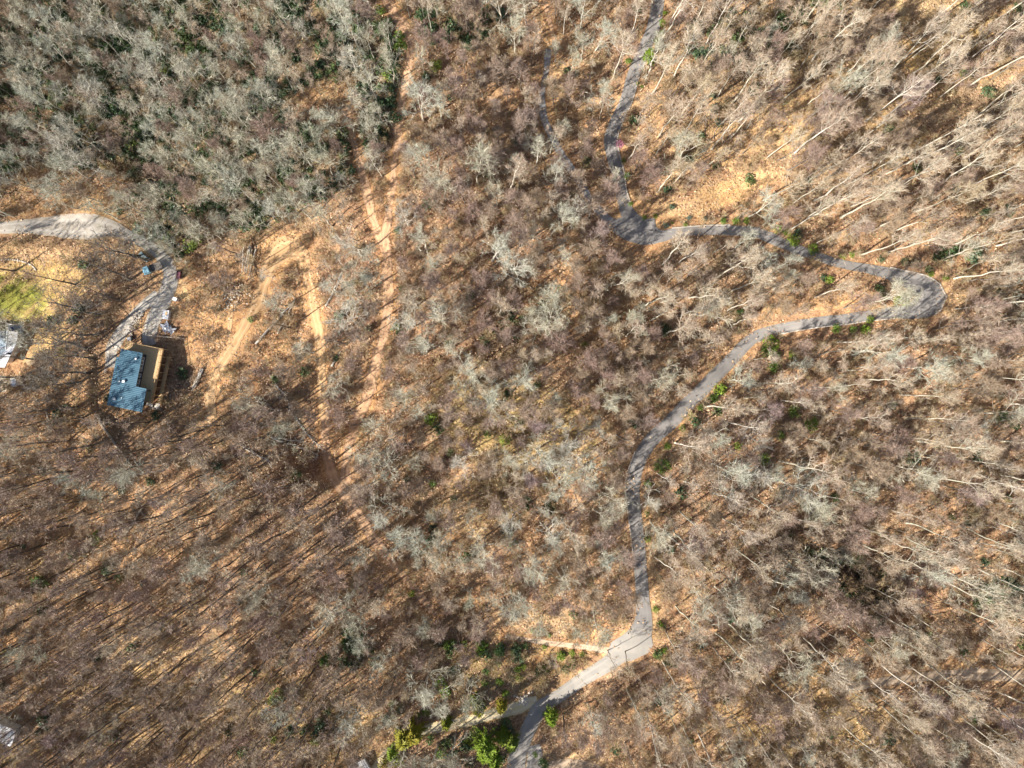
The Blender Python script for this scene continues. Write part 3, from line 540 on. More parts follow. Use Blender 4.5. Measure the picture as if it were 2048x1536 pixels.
LOOK = {'con': ('pine_tree', 'bushy green conifer', 'conifer', 'con'), 'bri': ('green_shrub', 'bright green shrub', 'shrub', 'bright'), 'mid': ('green_shrub', 'mid-green shrub', 'shrub', 'mid'), 'lim': ('green_shrub', 'lime-green bush', 'shrub', 'lime'),
        'dar': ('evergreen_shrub', 'dark evergreen shrub', 'shrub', 'rhodo'), 'col': ('columnar_conifer', 'upright golden-green conifer', 'conifer', 'gold'), 'gol': ('green_shrub', 'yellow-gold shrub', 'shrub', 'gold'), 'blu': ('evergreen_shrub', 'grey-green shrub', 'shrub', 'blu'), 'gre': ('green_shrub', 'lone yellow-green bush', 'shrub', 'mid')}
M['con'] = rand_mat('conifer_needles', [(0.14, 0.21, 0.015), (0.19, 0.26, 0.02), (0.12, 0.20, 0.02)], 0.6, rnd=0.9)
M['blu'] = rand_mat('grey_green_leaves', [(0.11, 0.16, 0.12), (0.14, 0.19, 0.14)], 0.6)
SHV = {}
for k in LOOK:
    SHV[k] = []
    for _ in range(2 if k in ('con', 'col') else 3):
        if k == 'con': f, t = conifer_mb(9, 2.6), MB().tube([(0, 0, -.3), (.05, 0, 4), (0, 0, 8.6)], [.2, .13, .03], 6)
        elif k == 'col': f, t = conifer_mb(5, 1.1, 14, 9), MB().tube([(0, 0, -.3), (0, 0, 4.7)], [.1, .02], 5)
        else: f, t = shrub_mb(1.9, 1.35, 320, 7, .15), stem_mb(1.1, .05, 5, .6)
        SHV[k].append((f.mesh('foliage', M[LOOK[k][3]]), t.mesh('trunk' if k in ('con', 'col') else 'stem', M['darkbark'])))
KEEP = []         # circles (x, y, r) with no big trees
for px, py, r, k in EV:
    up = {'con': 4.0, 'col': 2.5}.get(k, 1.0); x, y, z = g(px, py, up); z = tz(x, y); nm, look, cat, _ = LOOK[k]
    base = {'con': 2.5, 'col': 1.15}.get(k, 1.35); s = r * K / base * (rng.uniform(.80, .9) if k == 'con' else rng.uniform(1.15, 1.3))
    o = thing(nm, None, cat, (x, y, z - .05), rng.uniform(0, 6.28), {'con': 'conifers near the bottom road', 'col': 'upright conifers by the grassy track'}.get(k, 'evergreen and leafing shrubs'))
    o.scale = (s, s, min(s * rng.uniform(.85, 1.1), 1.4) if k not in ('con', 'col') else min(s, 1.25) * (1.0 if k == 'con' else 1.0))
    fm, tm = SHV[k][int(rng.integers(len(SHV[k])))]
    for n_, m_ in (('foliage', fm), ('trunk' if k in ('con', 'col') else 'stem', tm)):
        c = bpy.data.objects.new(n_, m_); COL.objects.link(c); c.parent = o
    LABQ.append((o, look, px, py)); KEEP.append((x, y, r * K * .8))
x, y, z = g(1240, 288, 2); z = tz(x, y)
o = thing('redbud_tree', 'small pink-blossomed tree at the right edge of the upper paved road', 'tree', (x, y, z))
leafm = MB(); [leaves(leafm, (math.cos(a) * .7, math.sin(a) * .7, 2.2), (.7, .7, .8), 90, .12) for a in (0, 1.3, 2.5, 3.8, 5)]
leafm.build('crown', M['pink'], o); stem_mb(2.2, .08, 5, .9).build('trunk', M['darkbark'], o); KEEP.append((x, y, 2))
# ------------------------------------------------------------ tree positions
def seg_hit(x, y, extra):
    for nm, pts in ROADS_W:
        pass
RA = np.concatenate([np.array(p[::2] if len(p) > 4 else p) for _, p in ROADS_W])
RA_strong = np.concatenate([np.array(p[::2] if len(p) > 4 else p) for n_, p in ROADS_W if n_ in ('asphalt_road', 'gravel_road', 'grass_track', 'asphalt_apron', 'dirt_track')])
CLEAR = [(60,560,150,90,0,.95),(290,600,90,130,0,.9),(260,750,80,90,0,1),(345,745,85,105,0,1),(430,640,90,130,0,.93),(110,420,150,40,0,.9),(160,360,100,30,0,.7),(575,500,80,50,0,.97),(560,640,60,130,0,.85),(430,780,80,60,0,.9),(300,850,110,40,0,.75),(20,700,50,70,0,1),
         (645,205,60,36,0,.9),(1430,392,135,38,-20,.98),(1350,420,60,24,0,.95),(1930,205,140,26,-22,.97),(1840,5,105,40,5,.97),(1890,95,60,20,-25,.8),(1905,600,30,40,0,.95),(1000,1480,80,60,0,.85),(1060,1330,130,50,0,.8),(1170,1530,110,26,0,.9),(1100,1275,120,16,5,.8),(15,1480,60,50,0,.95),
         (1160,1460,90,60,0,.55),(1390,1190,46,12,-38,.9),(1320,1240,24,60,0,.85),(1660,605,140,12,-8,.9),(1150,200,60,70,0,.5),(915,1060,50,50,0,.6),(700,1515,50,30,0,.9)]
def blobs(px, py, L):
    r = 0.0
    for bx, by, rx, ry, rot, s in L:
        a = R(rot); dx, dy = px - bx, py - by; u = (dx * math.cos(a) + dy * math.sin(a)) / rx; v = (-dx * math.sin(a) + dy * math.cos(a)) / ry
        if u * u + v * v < 1: r = max(r, s)
    return r
def zone(px, py):
    """spacing px and kind weights (oak, maple, poplar, pole)"""
    if py < 480 and px < 800 - 0.15 * max(0, py - 200): return 27, (.74, .12, 0, .14, 0), (.6, 1.0)
    if px > 1300 and py < 700: return 31, (.10, .30, .48, .12, 0), (.62, 1.2)
    if px > 1290: return 31, (.16, .30, .36, .18, 0), (.62, 1.18)
    if px < 700 and py > 800: return 27, (.06, .14, 0, .22, .58), (.65, 1.15)
    if px < 700: return 40, (.45, .2, 0, .1, .25), (.8, 1.0)
    if py < 800: return 30, (.34, .51, .05, .10, 0), (.55, 1.1)
    return 30, (.50, .32, .03, .10, .05), (.55, 1.1)
RA_DIRT = np.concatenate([np.array(p[::2]) for n_, p in ROADS_W if n_ == 'dirt_track'])
CLEARC = [(165,452,80,50,0,1),(110,505,150,40,0,.9),(240,470,60,40,0,.9),(1930,205,140,32,-22,1),(1840,8,110,42,5,1),(1890,95,60,24,-25,.8),(1430,392,140,40,-20,1),(1350,420,70,34,0,1),(1390,1190,60,24,-38,1),(1320,1240,24,60,0,1),(1070,1262,120,34,6,.8),(1050,1330,120,60,0,.75),(900,1450,160,30,-12,.7),(645,205,40,24,0,1),(575,505,75,40,0,1),(630,620,26,60,10,1),(470,690,26,70,35,1),(640,730,26,60,0,.9),(20,600,70,45,0,1),(1905,600,28,34,0,1),(60,535,110,30,0,.8),(300,760,60,70,0,1)]
cell = {}; TREES = []
def free(x, y, d):
    ci, cj = int(x // 6), int(y // 6)
    for i in (ci - 1, ci, ci + 1):
        for j in (cj - 1, cj, cj + 1):
            for (a, b_) in cell.get((i, j), ()):
                if (a - x) ** 2 + (b_ - y) ** 2 < d * d: return False
    return True
HAND = [(300,520,'shadedoak',1.05),(284,512,'shadedoak',.9),(262,560,'shadedoak',.95),(205,628,'shadedoak',.9),(240,600,'shadedoak',.9),(160,620,'shadedoak',.8),(195,668,'shadedoak',.95),(190,720,'shadedoak',.9),(175,700,'shadedoak',1),(180,745,'shadedoak',.95),(160,765,'shadedoak',.9),(368,515,'oak',.6),(345,490,'oak',.9),(408,640,'maple',.35),(545,555,'oak',.45),(1110,122,'oak',.55),(1190,345,'maple',.8),(1222,380,'oak',.75),(1700,640,'oak',.1),(1755,598,'oak',.85),(1735,606,'oak',.95),(1800,545,'maple',.6),(1545,1160,'oak',.85),(1420,930,'oak',1.15),(240,440,'oak',.8),(360,500,'oak',.7),(722,960,'maple',.9),(790,1000,'oak',1.0),(735,900,'oak',.9),(480,960,'oak',.8),(505,400,'oak',1),(1215,1300,'pole',.9),(1250,1302,'pole',1),(1103,1300,'pole',.7),(1885,520,'oak',.8),(2010,470,'poplar',1)]
for px, py, k, s in HAND:
    if s < .2: continue
    x, y, z = g(px, py); TREES.append((x, y, z, k, s, px, py, 99.0)); cell.setdefault((int(x // 6), int(y // 6)), []).append((x, y))
tries = 0
while tries < 34000:
    tries += 1; x, y = rng.uniform(-172, 160), rng.uniform(-132, 122); z = tz(x, y); px, py = w2p(x, y, z)
    sp, wts, sc = zone(px, py); kind = ['oak', 'maple', 'poplar', 'pole', 'shadedslim'][rng.choice(5, p=wts)]
    d = sp * K * (1.12 if kind == 'oak' else .62 if kind == 'pole' else .95)
    if rng.random() < blobs(px, py, CLEAR) or not free(x, y, d): continue
    rd = np.hypot(RA[:, 0] - x, RA[:, 1] - y) - RA[:, 2] / 2
    if rd.min() < 1.0: continue
    s = rng.uniform(*sc); h = KIND[kind]['H'] * s * .72; f = h / (CAM_H - z - h); cx, cy = x * (1 + f), y * (1 + f)
    rr = (np.hypot(RA_strong[:, 0] - cx, RA_strong[:, 1] - cy) - RA_strong[:, 2] / 2).min()
    if rr < 1.6 or (rr < 2.6 and rng.random() < .85): continue
    so_ = KIND[kind]['H'] * s * .72 / math.tan(SUN_EL); shx, shy = x - math.cos(SUN_AZ) * so_, y - math.sin(SUN_AZ) * so_
    if rng.random() < .62 and ((np.hypot(RA_DIRT[:, 0] - shx, RA_DIRT[:, 1] - shy) - RA_DIRT[:, 2] / 2).min() < 1.8 or blobs(*w2p(shx, shy, z), CLEARC[3:8])): continue
    pcx, pcy = w2p(cx, cy, z)
    if rng.random() < .97 * blobs(pcx, pcy, CLEARC): continue
    if any((x - a) ** 2 + (y - b_) ** 2 < c * c or (cx - a) ** 2 + (cy - b_) ** 2 < (c + 1.8) ** 2 for a, b_, c in KEEP) and rng.random() < .93: continue
    TREES.append((x, y, z, kind, s, px, py, rd.min())); cell.setdefault((int(x // 6), int(y // 6)), []).append((x, y))
open('/tmp/n.txt','w').write(str(len(TREES))) if 0 else None; print('TREES', len(TREES))
def score(t):
    x, y, z, k, s, px, py, rd = t
    if not (-5 < px < 2053 and -5 < py < 1541): return -9
    if rd == 99.0: return 99
    lm = min(math.hypot(px - l[1], py - l[2]) for l in LM)
    return {'oak': 1.6, 'maple': 1.0, 'poplar': 1.6, 'shadedslim': 1.3, 'shadedoak': 2, 'pole': .2}[k] * s * 2 - lm / 90.0
rank = sorted(range(len(TREES)), key=lambda i: -score(TREES[i])); solo = set(rank[:296])
LK = {'shadedoak': 'spreading shade-dark bare tree', 'shadedslim': 'shade-dark slim tall bare tree', 'oak': 'broad grey bare tree', 'maple': 'reddish fine-twigged bare tree', 'poplar': 'tall pale straight bare tree', 'pole': 'thin slender bare tree'}
vi = {k: [q[2] for q in PROTO[k]] for k in PROTO}; pts_s = []
for i, (x, y, z, k, s, px, py, rd) in enumerate(TREES):
    v = int(rng.integers(len(PROTO[k]))); rz = rng.uniform(0, 6.28); tx, ty = rng.normal() * .04, rng.normal() * .04; hs = s * rng.uniform(.93, 1.1)
    if i in solo:
        o = thing('bare_tree', None, 'tree', (x, y, z - .15), 0, 'bare winter trees on the hillside'); o.rotation_euler = (tx, ty, rz); o.scale = (s, s, hs)
        for n_, m_ in (('trunk', PROTO[k][v][0]), ('crown', PROTO[k][v][1])):
            c = bpy.data.objects.new(n_, m_); COL.objects.link(c); c.parent = o
        LABQ.append((o, LK[k], px, py))
    else: pts_s.append((x, y, z - .15, (tx, ty, rz), (s, s, hs), PROTO[k][v][2]))
scatter('bare_trees', pts_s, HIDE, 'the rest of the leafless grey and tan winter woods covering the hillside', 'woods')
# the black leafless tree
KIND['snag'] = dict(KIND['oak'], limbs=7, twigs=1, crook=.34, H=14, kids=(4, 2, 0))
M['blackbark'] = mat('black_bark', (0.05, 0.04, 0.035), 0.9, (0.09, 0.07, 0.06), 2)
T, B = make_tree('snag'); x, y, z = g(1560, 1125); o = thing('dead_tree', 'dark black-barked bare tree with crooked limbs right of the lower road', 'tree', (x, y, z - .1))
T.build('trunk', M['blackbark'], o); B.m = [0] * len(B.m); B.build('crown', M['blackbark'], o)
# understory: evergreen thicket and bare brush
RH = [(380,180,430,270,0,.9),(60,280,140,120,0,1),(330,430,80,60,0,.95),(230,250,140,90,-30,.85),(730,170,60,130,0,.8),(500,400,80,60,0,.7),(920,50,90,50,0,.6),(1480,80,120,70,0,.4),(1640,30,60,50,0,.5),(700,1300,60,40,0,.5),(640,1450,40,30,0,.3),(1720,1160,70,50,20,.5),(820,1430,60,40,0,.25),(960,1310,120,50,0,.2),(1900,150,40,25,0,.4),(2000,1190,50,40,0,.5),(1900,515,60,20,0,.3),(880,1440,120,30,0,.1),(980,1480,100,60,0,.35),(1010,660,60,30,-40,.3)]
pts = []; n_t = 0
for _ in range(30000):
    x, y = rng.uniform(-140, 136), rng.uniform(-106, 106); z = tz(x, y); px, py = w2p(x, y, z)
    k = blobs(px, py, RH)
    k = max(k * (0.55 + .6 * math.sin(px / 23.0 + 2 * math.sin(py / 31.0)) * math.sin(py / 19.0)), .008)
    if (px, py) and (blobs(px, py, [(645,205,75,45,-15,1),(130,380,150,50,0,1)]) or rng.random() > k): continue
    rd = np.hypot(RA[:, 0] - x, RA[:, 1] - y) - RA[:, 2] / 2
    if rd.min() < 1.4: continue
    s = rng.uniform(.6, 1.35); pts.append((x, y, z - .1, (0, 0, rng.uniform(0, 6.28)), (s, s, s * rng.uniform(.8, 1.3)), int(rng.integers(6))))
print('THICKET', len(pts)); scatter('evergreen_thicket', pts, rh_coll, 'dark green evergreen undergrowth beneath the bare trees', 'undergrowth')
NOB = [(20,600,75,55,0,1),(110,505,140,16,0,.8),(1430,395,130,30,-18,.97),(1840,8,100,34,5,.9),(1350,420,60,20,0,.9),(1930,205,130,18,-22,.7),(575,500,60,24,0,1),(262,755,50,70,0,1),(330,740,60,60,0,.9),(338,645,16,34,0,1),(358,575,14,34,0,1),(300,530,34,22,0,1),(20,700,50,60,0,1),(15,1480,50,50,0,1),(300,600,70,80,0,.6),(60,560,120,60,0,.8)]
pts = []
for _ in range(20000):
    x, y = rng.uniform(-145, 138), rng.uniform(-108, 108); z = tz(x, y); px, py = w2p(x, y, z)
    if rng.random() < blobs(px, py, NOB): continue
    dens = .5 + .5 * math.sin(px / 47.0 + 1.7 * math.sin(py / 61.0)) * math.sin(py / 39.0 + 1)
    if px < 700 and py > 800 and rng.random() < .45: continue
    if rng.random() > .35 + .65 * dens: continue
    rd = np.hypot(RA[:, 0] - x, RA[:, 1] - y) - RA[:, 2] / 2
    if rd.min() < .7: continue
    if blobs(px, py, [(1010,650,110,50,-40,1),(880,740,70,30,-35,1),(640,925,60,30,0,1),(1720,1150,80,40,25,1)]): s_boost = 1.5
    else: s_boost = 1.0
    s = s_boost * rng.uniform(.25, 1.05) * (1.5 if rng.random() < .12 else 1); pts.append((x, y, z - .05, (rng.normal() * .1, rng.normal() * .1, rng.uniform(0, 6.28)), (s, s, s), int(rng.integers(8))))
print('BRUSH', len(pts)); scatter('bare_brush', pts, br_coll, 'bare brown brush and saplings growing through the leaf litter', 'brush')
st_coll = bpy.data.collections.new('litter_sources')
for i in range(8):
    J = MB()
    for _ in range(34):
        p = np.array((rng.normal() * 1.5, rng.normal() * 1.5, rng.uniform(.05, .22))); a = rng.uniform(0, 6.28); L = rng.uniform(.3, 1.3)
        if rng.random() < .55: J.tube([p, p + np.array((math.cos(a) * L, math.sin(a) * L, rng.normal() * .06))], [.04, .018], 3, 0, cap=False)
        else:
            d = np.array((math.cos(a), math.sin(a), rng.normal() * .3)) * .2; e = np.array((-math.sin(a), math.cos(a), rng.normal() * .4)) * .16; J.face([p - d, p - e, p + d, p + e], 1)
    o = bpy.data.objects.new('litter_%02d' % i, J.mesh('litter', [M['brush'], M['leaf']])); st_coll.objects.link(o)
pts = []
for _ in range(15000):
    x, y = rng.uniform(-145, 138), rng.uniform(-108, 108)
    rd = np.hypot(RA[:, 0] - x, RA[:, 1] - y) - RA[:, 2] / 2
    if rd.min() < .9 or blobs(*w2p(x, y, 0), [(20,600,75,50,0,1),(338,645,16,34,0,1),(358,575,14,34,0,1),(300,530,34,22,0,1),(262,755,55,75,0,1),(20,700,50,60,0,1),(1430,395,120,24,-18,.8)]) > rng.random(): continue
    s = rng.uniform(.7, 1.3); pts.append((x, y, tz(x, y), (0, 0, rng.uniform(0, 6.28)), (s, s, s), int(rng.integers(8))))
scatter('forest_debris', pts, st_coll, 'fallen twigs and curled leaves scattered over the forest floor', 'debris')
# ------------------------------------------------------------ fallen logs
ORD2 = ['first'] + ORD[1:]
def fallen(px0, py0, px1, py1, r, m, label, branches=0, name='fallen_log', group=None, lift=0.0):
    r = r * (1.45 if r > .135 else 1.15)
    a = np.array(g(px0, py0)); b_ = np.array(g(px1, py1)); n = 7; pts = []; c = a * 1.0
    for i in range(n + 1):
        t = i / n; q = a + (b_ - a) * t; q[:2] += rng.normal(size=2) * .12 * (0 < i < n); q[2] = tz(q[0], q[1]) + r * .7 + .15 + lift; pts.append(q)
    o = bpy.data.objects.new(name, None); COL.objects.link(o); o.location = a; tag(o, label, 'log', group)
    T = MB().tube([p - a for p in pts], [r * (1 - .55 * i / n) for i in range(n + 1)], 8)
    if branches:
        T.build('trunk', m, o); cfg = dict(KIND['oak'], depth=2, kids=(4, 0), twigs=5, up=.0, minr=.04); B = MB(); ax = unit(pts[-1] - pts[0])
        for _ in range(branches):
            t = rng.uniform(.55, 1.0) * n; i = min(int(t), n - 1); s = pts[i] + (pts[i + 1] - pts[i]) * (t - i) - a
            grow(B, s, unit(ax * .7 + np.array((rng.normal(), rng.normal(), abs(rng.normal()) * .35)) * .6), rng.uniform(2, 4.5), r * .38, 1, cfg)
        B.m = [0] * len(B.m); B.build('branches', m, o)
    else:
        E = MB().cyl(pts[0] - a - unit(pts[1] - pts[0]) * .012, pts[0] - a + unit(pts[1] - pts[0]) * .02, r * .9, 8)
        T.build('trunk', m, o); E.build('cut_end', M['pine'], o)
    return o
L_ = [(192,256,277,213,.34,'palelog','long bleached white trunk fallen across the dark thicket at upper left',4),(198,833,268,932,.30,'log','long straight grey log lying below the blue-roofed house',3),
 (250,1072,292,1008,.34,'log','thick felled trunk with spreading broken crown beside the lone dark bush',9),(232,1062,256,1082,.3,'freshlog','short tan log crossing the butt of the thick felled trunk',0),
 (512,688,592,598,.22,'palelog','longest pale log between the two bright dirt tracks',0),(556,668,590,603,.16,'palelog','thinner pale log next to the longest one between the dirt tracks',0),(566,660,588,625,.14,'log','short grey log crossing beside the pair between the dirt tracks',0),
 (652,613,692,527,.18,'palelog','pale thin log pointing up right of the dirt track loop',3),(664,733,682,703,.2,'palelog','short pale log right beside the middle dirt track',0),
 (505,848,585,864,.17,'log','nearly level grey log left of the dirt track fork',2),(543,873,638,911,.24,'palelog','long pale log running down right into the dirt track fork',0),(550,874,615,885,.17,'palelog','slim pale log sharing its butt end with the long fork log',0),
 (475,887,540,922,.17,'palelog','pale log with a bushy top below the felled logs left of the fork',6),(470,909,520,913,.14,'log','thin level log under the bushy-topped pale log',0),(485,818,522,805,.18,'freshlog','short tan log angled up right of the lower dirt track',0),
 (515,797,560,828,.2,'log','grey log leading to the big tangle of felled branches',5),(536,744,585,815,.16,'palelog','slim leaning pale trunk above the tangle of felled branches',8),(580,820,640,895,.2,'palelog','pale felled crown reaching the dirt track from the left',12),
 (1010,547,1066,579,.14,'palelog','upper of two thin pale poles lying in the central woods',0),(1008,551,1060,580,.12,'log','lower of two thin pale poles lying in the central woods',0),(1133,592,1168,621,.2,'freshlog','tan felled log in the central woods right of the thin poles',0),(1138,588,1170,617,.16,'log','grey log parallel to the tan felled log in the central woods',0),
 (862,614,895,623,.16,'palelog','upper pale log right of the red dirt track',0),(865,620,893,627,.14,'palelog','lower pale log right of the red dirt track',0),(398,1153,420,1123,.16,'log','short dark log in the lower left woods',0),(660,1040,658,1066,.2,'freshlog','short upright-lying brown log left of the lower red track',0),
 (1440,1290,1520,1180,.01,'log','',0),(95,815,98,860,.14,'palelog','thin pale pole lying left of the blue-roofed house',0),(700,852,730,848,.14,'log','short log beside the right-hand dirt track above the fork',0),(800,1355,815,1345,.1,'log','',0),
 (1165,1330,1200,1345,.01,'log','',0),(676,858,690,838,.16,'log','dark short log in the wedge between the merging tracks',3),(1330,1065,1440,1160,.14,'palelog','long thin pale trunk lying right of the lower paved road',4)]
for a, b_, c, d, r, m, lab, br in L_:
    if lab: fallen(a, b_, c, d, r, M[m], lab, br)
for i in range(11):
    t = i / 10; fallen(368 + 48 * t + rng.normal() * 2, 908 - 6 * t, 392 + 44 * t + rng.normal() * 2, 930 + 3 * t, .13, M['freshlog' if i % 2 else 'log'], 'short cut log, %s from the left in the row left of the fork' % ORD2[i], 0, group='row of cut logs left of the track fork')
for i in range(9):
    fallen(403 + i * 1.1 - (i // 5) * 4, 738 + rng.normal(), 384 + i * 1.3 - (i // 5) * 4, 778 + rng.normal() * 2, .15, M['palelog' if i % 3 else 'log'], 'weathered grey log, %s from left in the %s layer of the shadow-edge pile' % (ORD2[i % 5], 'upper' if i // 5 else 'lower'), 0, group='log pile right of the blue-roofed house', lift=.26 * (i // 5))
for i in range(13):
    fallen(505 + rng.normal() * 8, 495 + rng.normal() * 4, 492 + rng.normal() * 10, 548 + rng.normal() * 9, .12, M['palelog' if i % 2 else 'log'], 'pale branch log in the long brush pile left of the dirt track loop', 0, group='brush pile left of the dirt track loop', lift=.18 * (i % 4))
# ------------------------------------------------------------ stones and heaps
def stone_mesh(n=1):
    b = MB()
    import bmesh
    bm = bmesh.new(); bmesh.ops.create_icosphere(bm, subdivisions=1, radius=1)
    for v in bm.verts: v.co *= rng.uniform(.7, 1.15); v.co.z *= .65
    me = bpy.data.meshes.new('stone'); bm.to_mesh(me); bm.free(); return me
STM = [stone_mesh() for _ in range(5)]
for m_ in STM: m_.materials.append(M['stone'])
STP = [m_.copy() for m_ in STM]
for m_ in STP: m_.materials[0] = M['palestone']
def joined(name, items, mtl, label, cat, kind=None):
    """items: (mesh, x, y, z, s) joined in one mesh; the first point is the origin"""
    b = MB(); ox, oy, oz = items[0][1:4]
    for me_, x, y, z, s in items:
        o_ = len(b.v); a = rng.uniform(0, 6.28); ca_, sa_ = math.cos(a), math.sin(a); el = rng.uniform(.7, 1.4)
        b.v += [(x - ox + s * (v.co.x * ca_ * el - v.co.y * sa_), y - oy + s * (v.co.x * sa_ * el + v.co.y * ca_), z - oz + s * v.co.z) for v in me_.vertices]
        b.f += [tuple(o_ + i for i in p.vertices) for p in me_.polygons]; b.m += [0] * len(me_.polygons)
    o = b.build(name, mtl); o.location = (ox, oy, oz); return tag(o, label, cat, kind=kind)
it = []
for i in range(34):
    t = i / 33; a = R(200 + 150 * t); px, py = 15 + 58 * math.cos(a) * 1.0, 545 + 26 * math.sin(a); x, y, z = g(px, py); it.append((STP[i % 5], x, y, z + .1, .27 * rng.uniform(.8, 1.2)))
joined('stone_edging', it, M['palestone'], 'curved row of pale stones edging the garden bed above the green lawn', 'edging')
it = []
for i in range(110):
    t = rng.random(); px = 284 - 24 * t + rng.normal() * 4; py = 626 + 44 * t + rng.normal() * 3; x, y, z = g(px, py); it.append((STM[i % 5], x, y, z + .15 + rng.random() * .35, .24 * rng.uniform(.6, 1.4)))
joined('rock_heap', it, M['stone'], 'long heap of tan rocks between the two gravel drive branches', 'rocks', 'stuff')
it = []
for i in range(170):
    px, py = 463 + rng.normal() * 13, 592 + rng.normal() * 14; x, y, z = g(px, py); it.append((STP[i % 5], x, y, z + .1 + rng.random() * .3, .19 * rng.uniform(.4, 1.5)))
joined('rubble', it, M['palestone'], 'heap of pale broken rubble left of the dirt track', 'rubble', 'stuff')
it = []
for i in range(500):
    px, py = (rng.uniform(365, 500), rng.uniform(530, 860)) if i % 3 else (rng.uniform(500, 640), rng.uniform(560, 760)); x, y, z = g(px, py); it.append((STM[i % 5], x, y, z + .05, .12 * rng.uniform(.5, 1.5)))
joined('loose_rocks', it, M['stone'], 'loose tan rocks strewn over the cleared slope by the dirt tracks', 'rocks', 'stuff')
it = []
for i in range(60):
    px, py = 1048 + rng.normal() * 8, 1400 + rng.normal() * 6; x, y, z = g(px, py); it.append((STP[i % 5], x, y, z + .05, .3 * rng.uniform(.5, 1.4)))
joined('loose_rocks', it, M['palestone'], 'pale rocks at the corner where the grassy track meets the road', 'rocks', 'stuff')
it = []
for i in range(260):
    px, py = rng.uniform(1090, 1230), rng.uniform(1420, 1510); x, y, z = g(px, py); it.append((STP[i % 5], x, y, z + .03, .12 * rng.uniform(.5, 1.8)))
joined('wood_chips', it, M['pine'], 'scattered pale stumps and chips on the cleared ground right of the bottom road', 'debris', 'stuff')
# ------------------------------------------------------------ blue-roofed house
HR = R(-11.5)
hx, hy, hz0 = g(262, 760); HZ = hz0 - 0.3
ROOF_Z, DECK_Z = 6.3, 3.5
house = thing('house', 'new house with an L-shaped blue ribbed metal roof and dark window wall', 'house', (hx, hy, HZ), HR)
ca, sa = math.cos(-HR), math.sin(-HR)
def hl(px, py, zl):
    x, y = p2w0(px, py, HZ + zl); x -= hx; y -= hy; return x * ca - y * sa, x * sa + y * ca
rA = hl(238, 697, ROOF_Z); rB = hl(283, 706.5, ROOF_Z); rC = hl(270.5, 773, ROOF_Z); rD = hl(292, 777.7, ROOF_Z); rE = hl(283.2, 825.6, ROOF_Z); rF = hl(214, 809, ROOF_Z); rG = hl(224.5, 712, ROOF_Z)
Xl, Xr1, Xr2 = (rF[0] + rG[0]) / 2, (rB[0] + rC[0]) / 2, (rD[0] + rE[0]) / 2; Xn = rA[0]
Yt, Yn, Ym, Yb = (rA[1] + rB[1]) / 2, rG[1], (rC[1] + rD[1]) / 2, (rE[1] + rF[1]) / 2
roofz = lambda x, y: ROOF_Z - .0 - (Xr2 - x) * 0.10
def shrink(x0, x1, y0, y1, d): return x0 + d, x1 - d, y0 + d, y1 - d
roof = MB()
rects = [(Xn, Xr1, Yn, Yt), (Xl, Xr1, Ym, Yn), (Xl, Xr2, Yb, Ym)]
poly = [(Xn, Yt), (Xn, Yn), (Xl, Yn), (Xl, Yb), (Xr2, Yb), (Xr2, Ym), (Xr1, Ym), (Xr1, Yt)]
roof.prism(poly, lambda x, y: roofz(x, y) - .18, lambda x, y: roofz(x, y))
y = Yb + .25
while y < Yt - .1:
    x0 = Xl + .02 if y < Yn else Xn + .02; x1 = (Xr2 if y < Ym else Xr1) - .02
    roof.prism([(x0, y), (x1, y), (x1, y + .12), (x0, y + .12)], lambda x, y_: roofz(x, y_) + .003, lambda x, y_: roofz(x, y_) + .09, 1); y += .48
ro = roof.build('roof', [M['blue_roof'], mat('blue_metal_seam', (0.06, 0.145, 0.205), 0.5, (0.07, 0.165, 0.23), 0.6, metal=0.25)], house)
for (px, py, w_, h_, hh, kind) in ((273.5, 718, .5, .6, .5, 'pipe'), (248, 763, .55, .5, .5, 'box'), (238, 763, .4, .3, .3, 'pipe'), (228, 798, .6, .35, .3, 'pipe'), (244, 796, .22, .22, .4, 'pipe')):
    lx, ly = hl(px, py, ROOF_Z - .4); b = MB(); z = roofz(lx, ly)
    if kind == 'box': b.box((lx, ly, z + hh / 2), (w_, h_, hh)); b.box((lx, ly, z + hh + .04), (w_ + .14, h_ + .14, .07))
    else: b.cyl((lx, ly, z - .05), (lx, ly, z + hh), w_ / 2.2, 10); b.cyl((lx, ly, z + hh), (lx, ly, z + hh + .08), w_ / 1.8, 10)
    b.build('roof_vent', M['wsheet'], ro)
fl = MB()                                                   # pale flashing along the eaves, set proud of the edge
for (x0, y0, x1, y1) in ((Xr1, Ym + .1, Xr1, Yt), (Xr2, Yb, Xr2, Ym), (Xl, Yb, Xr2, Yb), (Xn, Yt, Xr1, Yt)):
    cx_, cy_ = (x0 + x1) / 2, (y0 + y1) / 2
    if x0 == x1: fl.prism([(x0 - .04, y0), (x0 + .05, y0), (x0 + .05, y1), (x0 - .04, y1)], lambda x, y_: roofz(x, y_) - .22, lambda x, y_: roofz(x, y_) + .035)
    else: fl.prism([(x0, y0 - .05), (x1, y0 - .05), (x1, y0 + .04), (x0, y0 + .04)], lambda x, y_: roofz(x, y_) - .22, lambda x, y_: roofz(x, y_) + .035)
fl.build('eave_trim', mat('blue_trim', (.10, .2, .27), .5, (.13, .23, .3)), ro)
wl = MB(); d = .35
wl.prism([(Xn + d, Yt - d), (Xn + d, Yn - d), (Xl + d, Yn - d), (Xl + d, Yb + d), (Xr1 - .15, Yb + d), (Xr1 - .15, Yt - d)], -2.0, lambda x, y_: roofz(x, y_) - .2)
wall = wl.build('wall', M['darkwall'], house)
Wx = Xr1 - .15
